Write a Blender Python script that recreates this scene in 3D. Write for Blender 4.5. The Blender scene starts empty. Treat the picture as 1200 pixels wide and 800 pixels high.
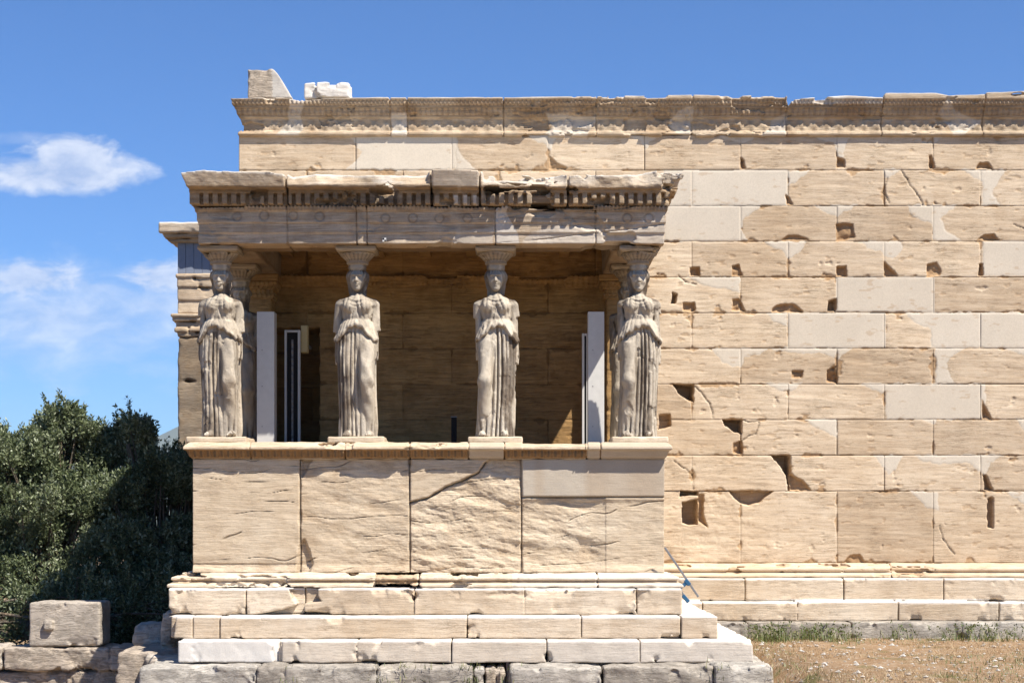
import bpy, math, random
import numpy as np
from mathutils import Vector
rad = math.radians
scene = bpy.context.scene
COL = scene.collection
QUICK = False

# ------------------------------------------------------------------ camera
# metres; the lower course of the porch wall has its face on y = 0, ground z = 0, eye height 1.6
F = 1850.0; CY = -18.5; CZ = 1.6
cam = bpy.data.cameras.new('camera'); cam.sensor_width = 36; cam.lens = 36 * F / 1200
cam.shift_y = 203 / 1200; cam.clip_end = 60000; cam.clip_start = .1
co = bpy.data.objects.new('camera', cam); COL.objects.link(co)
co.location = (0, CY, CZ); co.rotation_euler = (rad(90), 0, 0)
scene.camera = co
# ------------------------------------------------------------------ sun and sky
SUN = Vector((1.15, -1.0, 2.1)).normalized()
sd = bpy.data.lights.new('sun', 'SUN'); sd.energy = 5.0; sd.angle = rad(.55); sd.color = (1, .945, .86)
so = bpy.data.objects.new('sun', sd); COL.objects.link(so); so.location = (20, -20, 30)
so.rotation_euler = (-SUN).to_track_quat('-Z', 'Y').to_euler()
W = bpy.data.worlds.new('World'); scene.world = W; W.use_nodes = True
wn = W.node_tree.nodes; wl = W.node_tree.links; wn.clear()


def N(nodes, t, **k):
    n = nodes.new(t)
    for a, v in k.items():
        if a == 'inp':
            for i, x in v.items(): n.inputs[i].default_value = x
        else: setattr(n, a, v)
    return n


sky = N(wn, 'ShaderNodeTexSky', sky_type='NISHITA', sun_disc=False, sun_elevation=math.asin(SUN.z),
        sun_rotation=math.atan2(SUN.x, SUN.y), altitude=1200, air_density=1.0, dust_density=.1, ozone_density=4.0)
bg = N(wn, 'ShaderNodeBackground', inp={1: .068}); wo = N(wn, 'ShaderNodeOutputWorld')
tc = N(wn, 'ShaderNodeTexCoord'); sep = N(wn, 'ShaderNodeSeparateXYZ'); wl.new(tc.outputs['Generated'], sep.inputs[0])


def wmath(op, a, b=None, c=None, clamp=False):
    n = N(wn, 'ShaderNodeMath', operation=op, use_clamp=clamp)
    for i, v in enumerate((a, b, c)):
        if v is None: continue
        if isinstance(v, (int, float)): n.inputs[i].default_value = v
        else: wl.new(v, n.inputs[i])
    return n.outputs[0]


yy = wmath('MAXIMUM', sep.outputs[1], .05)
U = wmath('DIVIDE', sep.outputs[0], yy); V = wmath('DIVIDE', sep.outputs[2], yy)
comb = N(wn, 'ShaderNodeCombineXYZ'); wl.new(U, comb.inputs[0]); wl.new(wmath('MULTIPLY', V, 1.9), comb.inputs[1])
nz = N(wn, 'ShaderNodeTexNoise', inp={'Scale': 30, 'Detail': 10, 'Roughness': .6, 'Distortion': .3}); wl.new(comb.outputs[0], nz.inputs['Vector'])
nz2 = N(wn, 'ShaderNodeTexNoise', inp={'Scale': 5.5, 'Detail': 6, 'Roughness': .6}); wl.new(comb.outputs[0], nz2.inputs['Vector'])
nc = wmath('SUBTRACT', nz.outputs[0], .5)


def blob(px, py, rx, ry, amp=1.0, edge=3.2, soft=.45):
    a = wmath('DIVIDE', wmath('SUBTRACT', U, (px - 600) / F), rx / F)
    b = wmath('DIVIDE', wmath('SUBTRACT', V, (603 - py) / F), ry / F)
    r = wmath('SQRT', wmath('ADD', wmath('MULTIPLY', a, a), wmath('MULTIPLY', b, b)))
    m = wmath('ADD', wmath('SUBTRACT', 1.0, r), wmath('MULTIPLY', nc, edge))
    m = wmath('DIVIDE', m, soft, clamp=True)
    return wmath('MULTIPLY', wmath('SMOOTH_MIN', m, 1.0, .2), amp)


blobs = [blob(72, 204, 112, 28, .95, 1.2, .45), blob(85, 184, 66, 33, .95, 1.5, .4), blob(130, 196, 46, 20, .8, 1.6, .5), blob(35, 162, 44, 9, .3, 2.2, .9),
         blob(145, 207, 40, 16, .6, 2.6, .8), blob(10, 205, 50, 18, .6, 2.6, .8),
         blob(60, 372, 290, 85, .62, 1.5, 1.0), blob(35, 327, 85, 30, .8, 2.6, .7), blob(100, 338, 60, 16, .5, 2.6, .8), blob(188, 324, 60, 26, .82, 2.8, .7),
         blob(180, 358, 140, 46, .55, 1.8, 1.0), blob(40, 420, 240, 30, .3, 2.6, 1.3),
         blob(-260, 300, 180, 60, .7), blob(1560, 260, 200, 50, .6), blob(1900, 420, 400, 60, .5)]
cm = blobs[0]
for b in blobs[1:]: cm = wmath('MAXIMUM', cm, b)
cloudcol = N(wn, 'ShaderNodeMix', data_type='RGBA'); cloudcol.inputs[6].default_value = (3.6, 4.6, 6.9, 1); cloudcol.inputs[7].default_value = (8.0, 8.3, 9.0, 1)
wl.new(wmath('MULTIPLY', wmath('SUBTRACT', nz.outputs[0], .34), 2.6, clamp=True), cloudcol.inputs[0])
mx = N(wn, 'ShaderNodeMix', data_type='RGBA'); wl.new(cm, mx.inputs[0]); tint = N(wn, 'ShaderNodeMix', data_type='RGBA', blend_type='MULTIPLY'); tint.inputs[0].default_value = 1; tint.inputs[7].default_value = (.50, .82, 1.19, 1)
wl.new(sky.outputs[0], tint.inputs[6]); wl.new(tint.outputs[2], mx.inputs[6]); wl.new(cloudcol.outputs[2], mx.inputs[7])
wl.new(mx.outputs[2], bg.inputs[0]); wl.new(bg.outputs[0], wo.inputs[0])
vs = scene.view_settings; vs.view_transform = 'Standard'; vs.look = 'None'; vs.gamma = 1; vs.use_curve_mapping = False; vs.exposure = .9
scene.cycles.max_bounces = 6; scene.cycles.diffuse_bounces = 4

# ------------------------------------------------------------------ numeric helpers
RT = np.random.default_rng(7).random(8192).astype(np.float32)


def hsh(i, j, k, s): return RT[((i * 73856093) ^ (j * 19349663) ^ (k * 83492791) ^ (s * 2654435)) & 8191]


def vn(x, y, z, s=0):
    x, y, z = np.broadcast_arrays(x, y, z)
    xi = np.floor(x).astype(np.int64); yi = np.floor(y).astype(np.int64); zi = np.floor(z).astype(np.int64)
    fx = (x - xi); fy = (y - yi); fz = (z - zi)
    fx = fx * fx * (3 - 2 * fx); fy = fy * fy * (3 - 2 * fy); fz = fz * fz * (3 - 2 * fz)
    r = 0
    for a in (0, 1):
        wa = fx if a else 1 - fx
        for b in (0, 1):
            wb = fy if b else 1 - fy
            for c in (0, 1):
                r = r + wa * wb * (fz if c else 1 - fz) * hsh(xi + a, yi + b, zi + c, s)
    return r * 2 - 1


def fbm(x, y, z, o=3, s=0):
    r = 0; a = .5
    for q in range(o):
        r = r + a * vn(x * 2 ** q + q * 17.3, y * 2 ** q, z * 2 ** q - q * 5.1, s + q); a *= .5
    return r


def sst(a, b, x):
    t = np.clip((x - a) / (b - a), 0, 1); return t * t * (3 - 2 * t)


def smin(a, b, k):
    h = np.clip(.5 + .5 * (b - a) / k, 0, 1); return b + (a - b) * h - k * h * (1 - h)


def smax(a, b, k): return -smin(-a, -b, k)


def terr(t, sharp=.25):
    f = np.floor(t); u = t - f; return f + sst(1 - sharp, 1, u)


def sbox(X, Y, Z, x0, x1, y0, y1, z0, z1, r=.012):
    qx = np.abs(X - (x0 + x1) / 2) - (x1 - x0) / 2 + r
    qy = np.abs(Y - (y0 + y1) / 2) - (y1 - y0) / 2 + r
    qz = np.abs(Z - (z0 + z1) / 2) - (z1 - z0) / 2 + r
    o = np.sqrt(np.maximum(qx, 0) ** 2 + np.maximum(qy, 0) ** 2 + np.maximum(qz, 0) ** 2)
    return o + np.minimum(np.maximum(np.maximum(qx, qy), qz), 0) - r


def ell(X, Y, Z, c, r):
    k = np.sqrt(((X - c[0]) / r[0]) ** 2 + ((Y - c[1]) / r[1]) ** 2 + ((Z - c[2]) / r[2]) ** 2)
    return (k - 1) * min(r)


def cone(X, Y, Z, a, b, ra, rb):
    ax, ay, az = a; bx, by, bz = b[0] - ax, b[1] - ay, b[2] - az
    L = bx * bx + by * by + bz * bz
    t = np.clip(((X - ax) * bx + (Y - ay) * by + (Z - az) * bz) / L, 0, 1)
    return np.sqrt((X - ax - t * bx) ** 2 + (Y - ay - t * by) ** 2 + (Z - az - t * bz) ** 2) - (ra + (rb - ra) * t)


def polysd(x, z, P):
    P = np.array(P, float); n = len(P)
    d = np.full(x.shape, 1e9); ins = np.zeros(x.shape, bool)
    for i in range(n):
        a = P[i]; b = P[(i + 1) % n]; e = b - a; L = e @ e + 1e-12
        t = np.clip(((x - a[0]) * e[0] + (z - a[1]) * e[1]) / L, 0, 1)
        d = np.minimum(d, (x - a[0] - t * e[0]) ** 2 + (z - a[1] - t * e[1]) ** 2)
        c = (a[1] > z) != (b[1] > z)
        if e[1] != 0: ins ^= c & (x < e[0] * (z - a[1]) / e[1] + a[0])
    d = np.sqrt(d); return np.where(ins, -d, d)


# ------------------------------------------------------------------ object helpers
def link(name, me, mat=None, parent=None):
    o = bpy.data.objects.new(name, me); COL.objects.link(o)
    if mat is not None and me is not None: me.materials.append(mat)
    if parent: o.parent = parent
    return o


def tag(o, label=None, cat=None, group=None, kind=None):
    if label: o['label'] = label
    if cat: o['category'] = cat
    if group: o['group'] = group
    if kind: o['kind'] = kind
    return o


def thing(name, label, cat, group=None, loc=(0, 0, 0)):
    o = bpy.data.objects.new(name, None); COL.objects.link(o); o.location = loc; o.empty_display_size = .2
    return tag(o, label, cat, group)


def mk(name, V, Q, mat=None, parent=None, attrs=None, smooth=True):
    me = bpy.data.meshes.new(name); V = np.asarray(V, np.float32); Q = np.asarray(Q, np.int32)
    nv = len(V); nf = len(Q); k = Q.shape[1]
    me.vertices.add(nv); me.vertices.foreach_set('co', V.ravel())
    me.loops.add(nf * k); me.loops.foreach_set('vertex_index', Q.ravel())
    me.polygons.add(nf); me.polygons.foreach_set('loop_start', np.arange(0, nf * k, k, dtype=np.int32))
    me.update(calc_edges=True)
    me.polygons.foreach_set('use_smooth', np.full(nf, smooth))
    for a, v in (attrs or {}).items():
        me.attributes.new(a, 'FLOAT', 'POINT').data.foreach_set('value', np.asarray(v, np.float32).ravel())
    me.update()
    return link(name, me, mat, parent)


EDG = [(0, 1), (2, 3), (4, 5), (6, 7), (0, 2), (1, 3), (4, 6), (5, 7), (0, 4), (1, 5), (2, 6), (3, 7)]
COR = np.array([((c >> 2) & 1, (c >> 1) & 1, c & 1) for c in range(8)], float)


def nets(f, lo, hi, h, disp=None, band=.09):
    ax = [np.arange(l, u + h, h).astype(np.float32) for l, u in zip(lo, hi)]
    X = ax[0][:, None, None]; Y = ax[1][None, :, None]; Z = ax[2][None, None, :]
    A = np.array(np.broadcast_to(f(X, Y, Z), (len(ax[0]), len(ax[1]), len(ax[2]))), np.float32)
    if disp is not None:
        i, j, k = np.nonzero(np.abs(A) < band)
        A[i, j, k] += disp(ax[0][i], ax[1][j], ax[2][k])
    for s in (0, -1):
        A[s] = np.maximum(A[s], 1e-3); A[:, s] = np.maximum(A[:, s], 1e-3); A[:, :, s] = np.maximum(A[:, :, s], 1e-3)
    S = A < 0
    n = S[:-1, :-1, :-1].astype(np.int8)
    tot = sum(S[a:S.shape[0] - 1 + a, b:S.shape[1] - 1 + b, c:S.shape[2] - 1 + c].astype(np.int8) for a in (0, 1) for b in (0, 1) for c in (0, 1))
    act = (tot > 0) & (tot < 8)
    I, J, K = np.nonzero(act)
    idx = np.full(act.shape, -1, np.int32); idx[I, J, K] = np.arange(len(I))
    cv = [A[I + int(c[0]), J + int(c[1]), K + int(c[2])] for c in COR]
    pos = np.zeros((len(I), 3)); cnt = np.zeros(len(I))
    for a, b in EDG:
        m = (cv[a] < 0) != (cv[b] < 0)
        t = np.where(m, cv[a] / np.where(m, cv[a] - cv[b], 1), 0)
        p = COR[a] + t[:, None] * (COR[b] - COR[a])
        pos += p * m[:, None]; cnt += m
    pos /= cnt[:, None]
    Vv = (np.stack([I, J, K], 1) + pos) * h + np.array([a[0] for a in ax])
    Q = []
    for axis in range(3):
        sl0 = [slice(None)] * 3; sl1 = [slice(None)] * 3; sl0[axis] = slice(0, -1); sl1[axis] = slice(1, None)
        s0 = S[tuple(sl0)]; s1 = S[tuple(sl1)]
        i, j, k = np.nonzero(s0 != s1)
        o1, o2 = [(1, 2), (2, 0), (0, 1)][axis]
        c = [i, j, k]; ok = (c[o1] > 0) & (c[o2] > 0) & (c[o1] < S.shape[o1] - 1) & (c[o2] < S.shape[o2] - 1)
        c = [q[ok] for q in c]; up = s0[tuple(c)]
        def cell(d1, d2):
            q = [x.copy() for x in c]; q[o1] -= d1; q[o2] -= d2; return idx[q[0], q[1], q[2]]
        q = np.stack([cell(1, 1), cell(0, 1), cell(0, 0), cell(1, 0)], 1)
        q[~up] = q[~up][:, ::-1]
        Q.append(q)
    Q = np.concatenate(Q); Q = Q[(Q >= 0).all(1)]
    return Vv, Q


def S_(y): return F / (y - CY)
def wx(px, y): return (px - 600) / S_(y)
def wz(py, y): return CZ + (603 - py) / S_(y)


# ------------------------------------------------------------------ materials
def newmat(name):
    m = bpy.data.materials.new(name); m.use_nodes = True; m.node_tree.nodes.clear(); return m, m.node_tree.nodes, m.node_tree.links


def ramp(nodes, stops):
    r = nodes.new('ShaderNodeValToRGB'); e = r.color_ramp.elements
    while len(e) < len(stops): e.new(.5)
    for q, (p, c) in zip(e, stops): q.position = p; q.color = (c, c, c, 1) if isinstance(c, (int, float)) else (*c, 1)
    return r


def stone(name, A, B, new=(.50, .47, .42), och=(.30, .175, .075), dark=(.07, .055, .04), vein=.5, bump=.5, stain=.35, rough=.85, scale=1.0, pits=.3, vdir=(1.1, 1.1, 11), grey=0.0, lowb=.5):
    m, n, l = newmat(name)
    tc = N(n, 'ShaderNodeTexCoord'); P = tc.outputs['Object']

    def noise(sc, det=5, ro=.6, dist=0, mp=None):
        t = N(n, 'ShaderNodeTexNoise', inp={'Scale': sc * scale, 'Detail': det, 'Roughness': ro, 'Distortion': dist})
        if mp:
            q = N(n, 'ShaderNodeMapping'); q.inputs['Scale'].default_value = mp; q.inputs['Rotation'].default_value = (0, rad(3.5), 0)
            l.new(P, q.inputs[0]); l.new(q.outputs[0], t.inputs['Vector'])
        else: l.new(P, t.inputs['Vector'])
        return t.outputs[0]

    def mix(f, a, b, bt='MIX'):
        q = N(n, 'ShaderNodeMix', data_type='RGBA', blend_type=bt)
        for i, v in ((0, f), (6, a), (7, b)):
            if isinstance(v, (int, float)): q.inputs[i].default_value = v
            elif isinstance(v, tuple): q.inputs[i].default_value = (*v, 1)
            else: l.new(v, q.inputs[i])
        return q.outputs[2]

    def mth(op, a, b, clamp=False):
        q = N(n, 'ShaderNodeMath', operation=op, use_clamp=clamp)
        for i, v in enumerate((a, b)):
            if isinstance(v, (int, float)): q.inputs[i].default_value = v
            else: l.new(v, q.inputs[i])
        return q.outputs[0]

    def rmp(v, *st):
        r = ramp(n, st); l.new(v, r.inputs[0]); return r.outputs[0]

    def att(a): return N(n, 'ShaderNodeAttribute', attribute_name=a).outputs['Fac']
    n1 = noise(.9, 6, .62); n2 = noise(5, 6, .6); v1 = noise(1.0, 8, .62, .5, vdir); v2 = noise(2.3, 7, .65, .8, (vdir[0] * .7, vdir[1] * .7, vdir[2] * 1.7)); fine = noise(55, 4, .7)
    c = mix(rmp(n1, (.33, 0.), (.67, 1.)), A, B)
    c = mix(mth('MULTIPLY', rmp(n2, (.45, 0.), (.75, 1.)), stain), c, och)
    f1 = rmp(v1, (.40, 0.), (.485, .35), (.5, 1.), (.515, .3), (.6, 0.))
    f2 = rmp(v2, (.47, 0.), (.50, 1.), (.53, 0.))
    nw = att('new_or_lit')
    old = mth('SUBTRACT', 1.0, nw)
    veinf = mth('MULTIPLY', mth('MULTIPLY', f1, .55 * vein), old)
    c = mix(veinf, c, (och[0] * .75, och[1] * .75, och[2] * .8))
    c = mix(mth('MULTIPLY', mth('MULTIPLY', f2, rmp(noise(2.2, 3), (.5, 0.), (.65, 1.))), vein), c, (.12, .08, .045))
    newc = mix(rmp(noise(3, 5), (.3, 0.), (.7, 1.)), new, tuple(x * .92 for x in new))
    c = mix(nw, c, newc)
    c = mix(mth('MULTIPLY', att('och'), 1.0), c, och)
    c = mix(mth('MULTIPLY', att('dark'), rmp(n2, (.25, .55), (.6, 1.))), c, dark)
    # greyish crust
    if grey: c = mix(mth('MULTIPLY', rmp(noise(3.3, 7, .7), (.42, 0.), (.62, 1.)), grey), c, (.2, .185, .165))
    tn = N(n, 'ShaderNodeAttribute', attribute_name='tone').outputs['Fac']
    c = mix(1.0, c, mix(mth('ADD', tn, .5, True), (.84, .80, .76), (1.1, 1.1, 1.1)), 'MULTIPLY')
    pit = rmp(noise(26, 3, .6), (.22 + .0, 1.), (.33, 0.))
    c = mix(mth('MULTIPLY', mth('MULTIPLY', pit, pits), old), c, (.16, .12, .08))
    c = mix(mth('MULTIPLY', rmp(fine, (.3, 1.), (.6, 0.)), .18), c, (.2, .16, .11))
    b = N(n, 'ShaderNodeBsdfPrincipled', inp={'Roughness': rough, 'Specular IOR Level': .25}); l.new(c, b.inputs['Base Color'])
    hgt = mth('ADD', mth('ADD', mth('MULTIPLY', fine, .3), mth('MULTIPLY', n2, lowb)),
              mth('SUBTRACT', 0.0, mth('MULTIPLY', mth('ADD', mth('MULTIPLY', f2, .9), mth('MULTIPLY', f1, .45)), old)))
    hgt = mth('ADD', hgt, mth('MULTIPLY', noise(17, 6, .7), mth('ADD', mth('MULTIPLY', old, .7), .1)))
    hgt = mth('SUBTRACT', hgt, mth('MULTIPLY', pit, mth('MULTIPLY', old, .6)))
    bm = N(n, 'ShaderNodeBump', inp={'Strength': bump, 'Distance': .012}); l.new(hgt, bm.inputs['Height']); l.new(bm.outputs[0], b.inputs['Normal'])
    o = N(n, 'ShaderNodeOutputMaterial'); l.new(b.outputs[0], o.inputs[0])
    return m


M = {}
M['wall'] = stone('weathered_marble', (.55, .43, .295), (.62, .51, .375), new=(.60, .54, .445), vein=.95, bump=.26, stain=.2, och=(.36, .22, .105), vdir=(1.3, 1.3, 17), lowb=.1)
M['dado'] = stone('pale_marble', (.58, .465, .325), (.66, .56, .42), new=(.42, .37, .30), vein=.6, bump=.5, stain=.24, vdir=(1.2, 1.2, 15), lowb=.2)
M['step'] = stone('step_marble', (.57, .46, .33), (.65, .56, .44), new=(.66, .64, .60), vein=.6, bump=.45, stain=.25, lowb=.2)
M['epi'] = stone('brown_patina_marble', (.49, .395, .285), (.58, .48, .365), new=(.60, .55, .48), vein=.75, bump=.6, stain=.4, grey=.3, vdir=(.7, .7, 13))
M['cornice'] = stone('sooty_cornice_marble', (.50, .385, .255), (.58, .47, .34), new=(.62, .585, .52), vein=.4, bump=.6, stain=.35, grey=.2, pits=.5)
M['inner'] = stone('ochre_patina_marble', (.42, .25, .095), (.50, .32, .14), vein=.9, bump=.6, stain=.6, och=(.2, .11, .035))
M['statue'] = stone('statue_marble', (.47, .41, .32), (.57, .51, .415), och=(.36, .28, .19), dark=(.11, .08, .055), vein=.04, bump=.45, stain=.16, grey=.3, vdir=(9, 9, 3), pits=.6)
M['capital'] = stone('capital_marble', (.31, .25, .175), (.41, .335, .245), vein=.2, bump=.7, stain=.4, grey=.35)
M['lime'] = stone('grey_limestone', (.36, .33, .29), (.50, .465, .40), och=(.23, .19, .13), dark=(.05, .05, .04), vein=.1, bump=.7, stain=.3, grey=.65, pits=1.0, vdir=(2, 2, 4))
M['rough'] = stone('rough_limestone', (.42, .36, .29), (.52, .45, .37), och=(.3, .22, .14), vein=.12, bump=.8, stain=.35, grey=.35, pits=1.0, vdir=(2, 2, 5))
M['patch'] = stone('cement_patch', (.34, .35, .36), (.40, .40, .40), vein=.05, bump=.3, stain=.05, pits=.2)


def plain(name, c, rough=.6, metal=0.0, bumps=.15, var=.12):
    m, n, l = newmat(name)
    t = N(n, 'ShaderNodeTexNoise', inp={'Scale': 12., 'Detail': 5}); tc = N(n, 'ShaderNodeTexCoord'); l.new(tc.outputs['Object'], t.inputs['Vector'])
    q = N(n, 'ShaderNodeMix', data_type='RGBA'); l.new(t.outputs[0], q.inputs[0]); q.inputs[6].default_value = (*[x * (1 - var) for x in c], 1); q.inputs[7].default_value = (*[min(1, x * (1 + var)) for x in c], 1)
    b = N(n, 'ShaderNodeBsdfPrincipled', inp={'Roughness': rough, 'Metallic': metal}); l.new(q.outputs[2], b.inputs['Base Color'])
    bm = N(n, 'ShaderNodeBump', inp={'Strength': bumps, 'Distance': .004}); l.new(t.outputs[0], bm.inputs['Height']); l.new(bm.outputs[0], b.inputs['Normal'])
    o = N(n, 'ShaderNodeOutputMaterial'); l.new(b.outputs[0], o.inputs[0]); return m


M['post'] = plain('white_painted_metal', (.56, .545, .51), .45)
M['black'] = plain('black_rubber', (.010, .009, .009), .9)
M['cream'] = plain('cream_plastic', (.55, .43, .2), .5)
M['steel'] = plain('dull_steel', (.26, .25, .24), .45, .6)
M['blue'] = plain('blue_enamel', (.02, .085, .17), .4)
M['panel'] = plain('grey_blue_sheet_cladding', (.17, .19, .235), .6)

# ------------------------------------------------------------------ boxes of stone built from distance fields
def blocks(name, bl, h, mat, parent=None, amp=.008, chip=.03, chipth=.3, joint=(), seed=0, extra=None, attrf=None, r=.014, freq=5, dmax=.09, bed=.0):
    """bl = list of (x0,x1,y0,y1,z0,z1); joint = list of (x, z0, z1) thin open joints."""
    B = np.array(bl); lo = B[:, [0, 2, 4]].min(0) - 3 * h; hi = B[:, [1, 3, 5]].max(0) + 3 * h

    def f(X, Y, Z):
        d = None
        for b in bl:
            q = sbox(X, Y, Z, *b, r); d = q if d is None else np.minimum(d, q)
        if extra: d = extra(d, X, Y, Z)
        return d

    def disp(x, y, z):
        a = fbm(x * freq, y * freq, z * freq, 3, seed) * amp * 2
        c = fbm(x * freq * .9 + 31, y * freq * .9, z * freq * .9, 4, seed + 9)
        # chips bite hardest at arrises
        ed = np.full(x.shape, 9.)
        for b in bl:
            q = np.sort(np.stack([np.abs(x - b[0]), np.abs(x - b[1]), np.abs(y - b[2]) , np.abs(z - b[4]), np.abs(z - b[5])]), axis=0)[:2]
            m_ = (x > b[0] - .03) & (x < b[1] + .03) & (z > b[4] - .03) & (z < b[5] + .03)
            ed = np.where(m_, np.minimum(ed, np.hypot(q[0], q[1])), ed)
        a = a + chip * sst(chipth, chipth + .25, c) * (.1 + 1.1 * np.exp(-(ed / .07) ** 2))
        if bed: a = a + bed * terr(fbm(x * 2.2, y * 2.2, z * 9 + x * 1.2, 4, seed + 3) * 9) / 5
        for (jx, z0, z1) in joint:
            a = a + .010 * np.exp(-((x - jx) / (h * .45)) ** 2) * ((z > z0) & (z < z1))
        return a
    Vv, Q = nets(f, lo, hi, h, disp, dmax)
    at = {}
    if attrf: at = attrf(Vv[:, 0], Vv[:, 1], Vv[:, 2])
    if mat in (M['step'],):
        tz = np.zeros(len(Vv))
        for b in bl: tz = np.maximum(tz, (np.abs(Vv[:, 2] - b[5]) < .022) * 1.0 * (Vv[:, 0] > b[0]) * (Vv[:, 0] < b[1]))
        at['new_or_lit'] = np.maximum(at.get('new_or_lit', 0), .85 * tz)  # block tops painted whiter: sun glare put into the colour
    if 'tone' not in at:
        x, z = Vv[:, 0], Vv[:, 2]; t = np.zeros(len(x))
        best = np.full(len(x), 9.)
        for i, b in enumerate(bl):
            q = sbox(x, Vv[:, 1], z, *b, r); m = q < best; t[m] = hsh(np.int64(i * 7 + 3), np.int64(seed), np.int64(5), 1) - .5; best = np.minimum(best, q)
        at['tone'] = t
    return mk(name, Vv, Q, mat, parent, at)


def row(xs, y0, y1, z0, z1, jit=.006, rng=None, gap=.001):
    out = []
    for a, b in zip(xs[:-1], xs[1:]):
        j = rng.uniform(-jit, jit) if rng else 0
        out.append((a + gap, b - gap, y0 + j, y1, z0, z1 + (rng.uniform(-jit, jit) * .5 if rng else 0)))
    return out


rg = random.Random(4)
# ================================================================== SETTING: ground, hills
def terrain():
    xs = np.concatenate([-np.geomspace(40, 9000, 14)[::-1], np.arange(-39, 39, .6), np.geomspace(40, 9000, 14)])
    ys = np.concatenate([[-60, -40, -30], np.arange(-20, 24, .5), np.geomspace(26, 12000, 18)])
    X, Y = np.meshgrid(xs, ys, indexing='ij')
    z = ground_z(X, Y)
    far = sst(40, 400, np.hypot(X, Y)); z = z - far * 60
    n0, n1 = X.shape; idx = np.arange(n0 * n1).reshape(n0, n1)
    Q = np.stack([idx[:-1, :-1], idx[1:, :-1], idx[1:, 1:], idx[:-1, 1:]], -1).reshape(-1, 4)
    return np.stack([X, Y, z], -1).reshape(-1, 3), Q


def ground_z(X, Y):
    low = 1 - sst(2.5, 2.85, X + .12 * np.minimum(Y + 1.5, 0))
    z = -.75 * low + .018 * fbm(X * 1.3, Y * 1.3, X * 0, 3, 5)
    return z


m, n, l = newmat('dry_grass_ground')
tcn = N(n, 'ShaderNodeTexCoord')
def gn(sc, d=6, ro=.65):
    t = N(n, 'ShaderNodeTexNoise', inp={'Scale': sc, 'Detail': d, 'Roughness': ro}); l.new(tcn.outputs['Object'], t.inputs['Vector']); return t.outputs[0]
def gmix(f, a, b):
    q = N(n, 'ShaderNodeMix', data_type='RGBA'); l.new(f, q.inputs[0])
    for i, v in ((6, a), (7, b)):
        if isinstance(v, tuple): q.inputs[i].default_value = (*v, 1)
        else: l.new(v, q.inputs[i])
    return q.outputs[2]
def gr(v, a, b):
    r = ramp(n, ((a, 0.), (b, 1.))); l.new(v, r.inputs[0]); return r.outputs[0]
c = gmix(gr(gn(2.2), .35, .65), (.24, .145, .075), (.33, .225, .135))
c = gmix(gr(gn(9), .5, .68), c, (.44, .36, .27))
c = gmix(gr(gn(1.3, 8), .55, .66), c, (.13, .125, .05))
c = gmix(gr(gn(60, 3), .52, .7), c, (.24, .15, .08))
b = N(n, 'ShaderNodeBsdfPrincipled', inp={'Roughness': .95, 'Specular IOR Level': .1}); l.new(c, b.inputs['Base Color'])
bm = N(n, 'ShaderNodeBump', inp={'Strength': .9, 'Distance': .03}); l.new(gn(30, 7, .75), bm.inputs['Height']); l.new(bm.outputs[0], b.inputs['Normal'])
o = N(n, 'ShaderNodeOutputMaterial'); l.new(b.outputs[0], o.inputs[0]); M['ground'] = m
Vt, Qt = terrain(); tag(mk('ground', Vt, Qt, M['ground']), kind='structure')

M['hill'] = plain('hill_scrub', (.10, .11, .07), .95, 0, 0, .3)
def hills():
    a = np.linspace(-1.1, 1.1, 260); r = np.linspace(5200, 9000, 30)
    A_, R_ = np.meshgrid(a, r, indexing='ij')
    ridge = 250 + 130 * fbm(A_ * 9, R_ * 0, A_ * 0, 5, 3) + 60 * fbm(A_ * 40, R_ * .002, A_ * 0, 4, 4)
    z = -70 + ridge * np.sin(np.clip((R_ - 5200) / 3800, 0, 1) * math.pi) * 1.38
    X = R_ * np.sin(A_); Y = R_ * np.cos(A_)
    n0, n1 = X.shape; idx = np.arange(n0 * n1).reshape(n0, n1)
    Q = np.stack([idx[:-1, :-1], idx[:-1, 1:], idx[1:, 1:], idx[1:, :-1]], -1).reshape(-1, 4)
    return np.stack([X, Y, z], -1).reshape(-1, 3), Q
Vh, Qh = hills(); tag(mk('hills', Vh, Qh, M['hill']), kind='structure')

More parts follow.
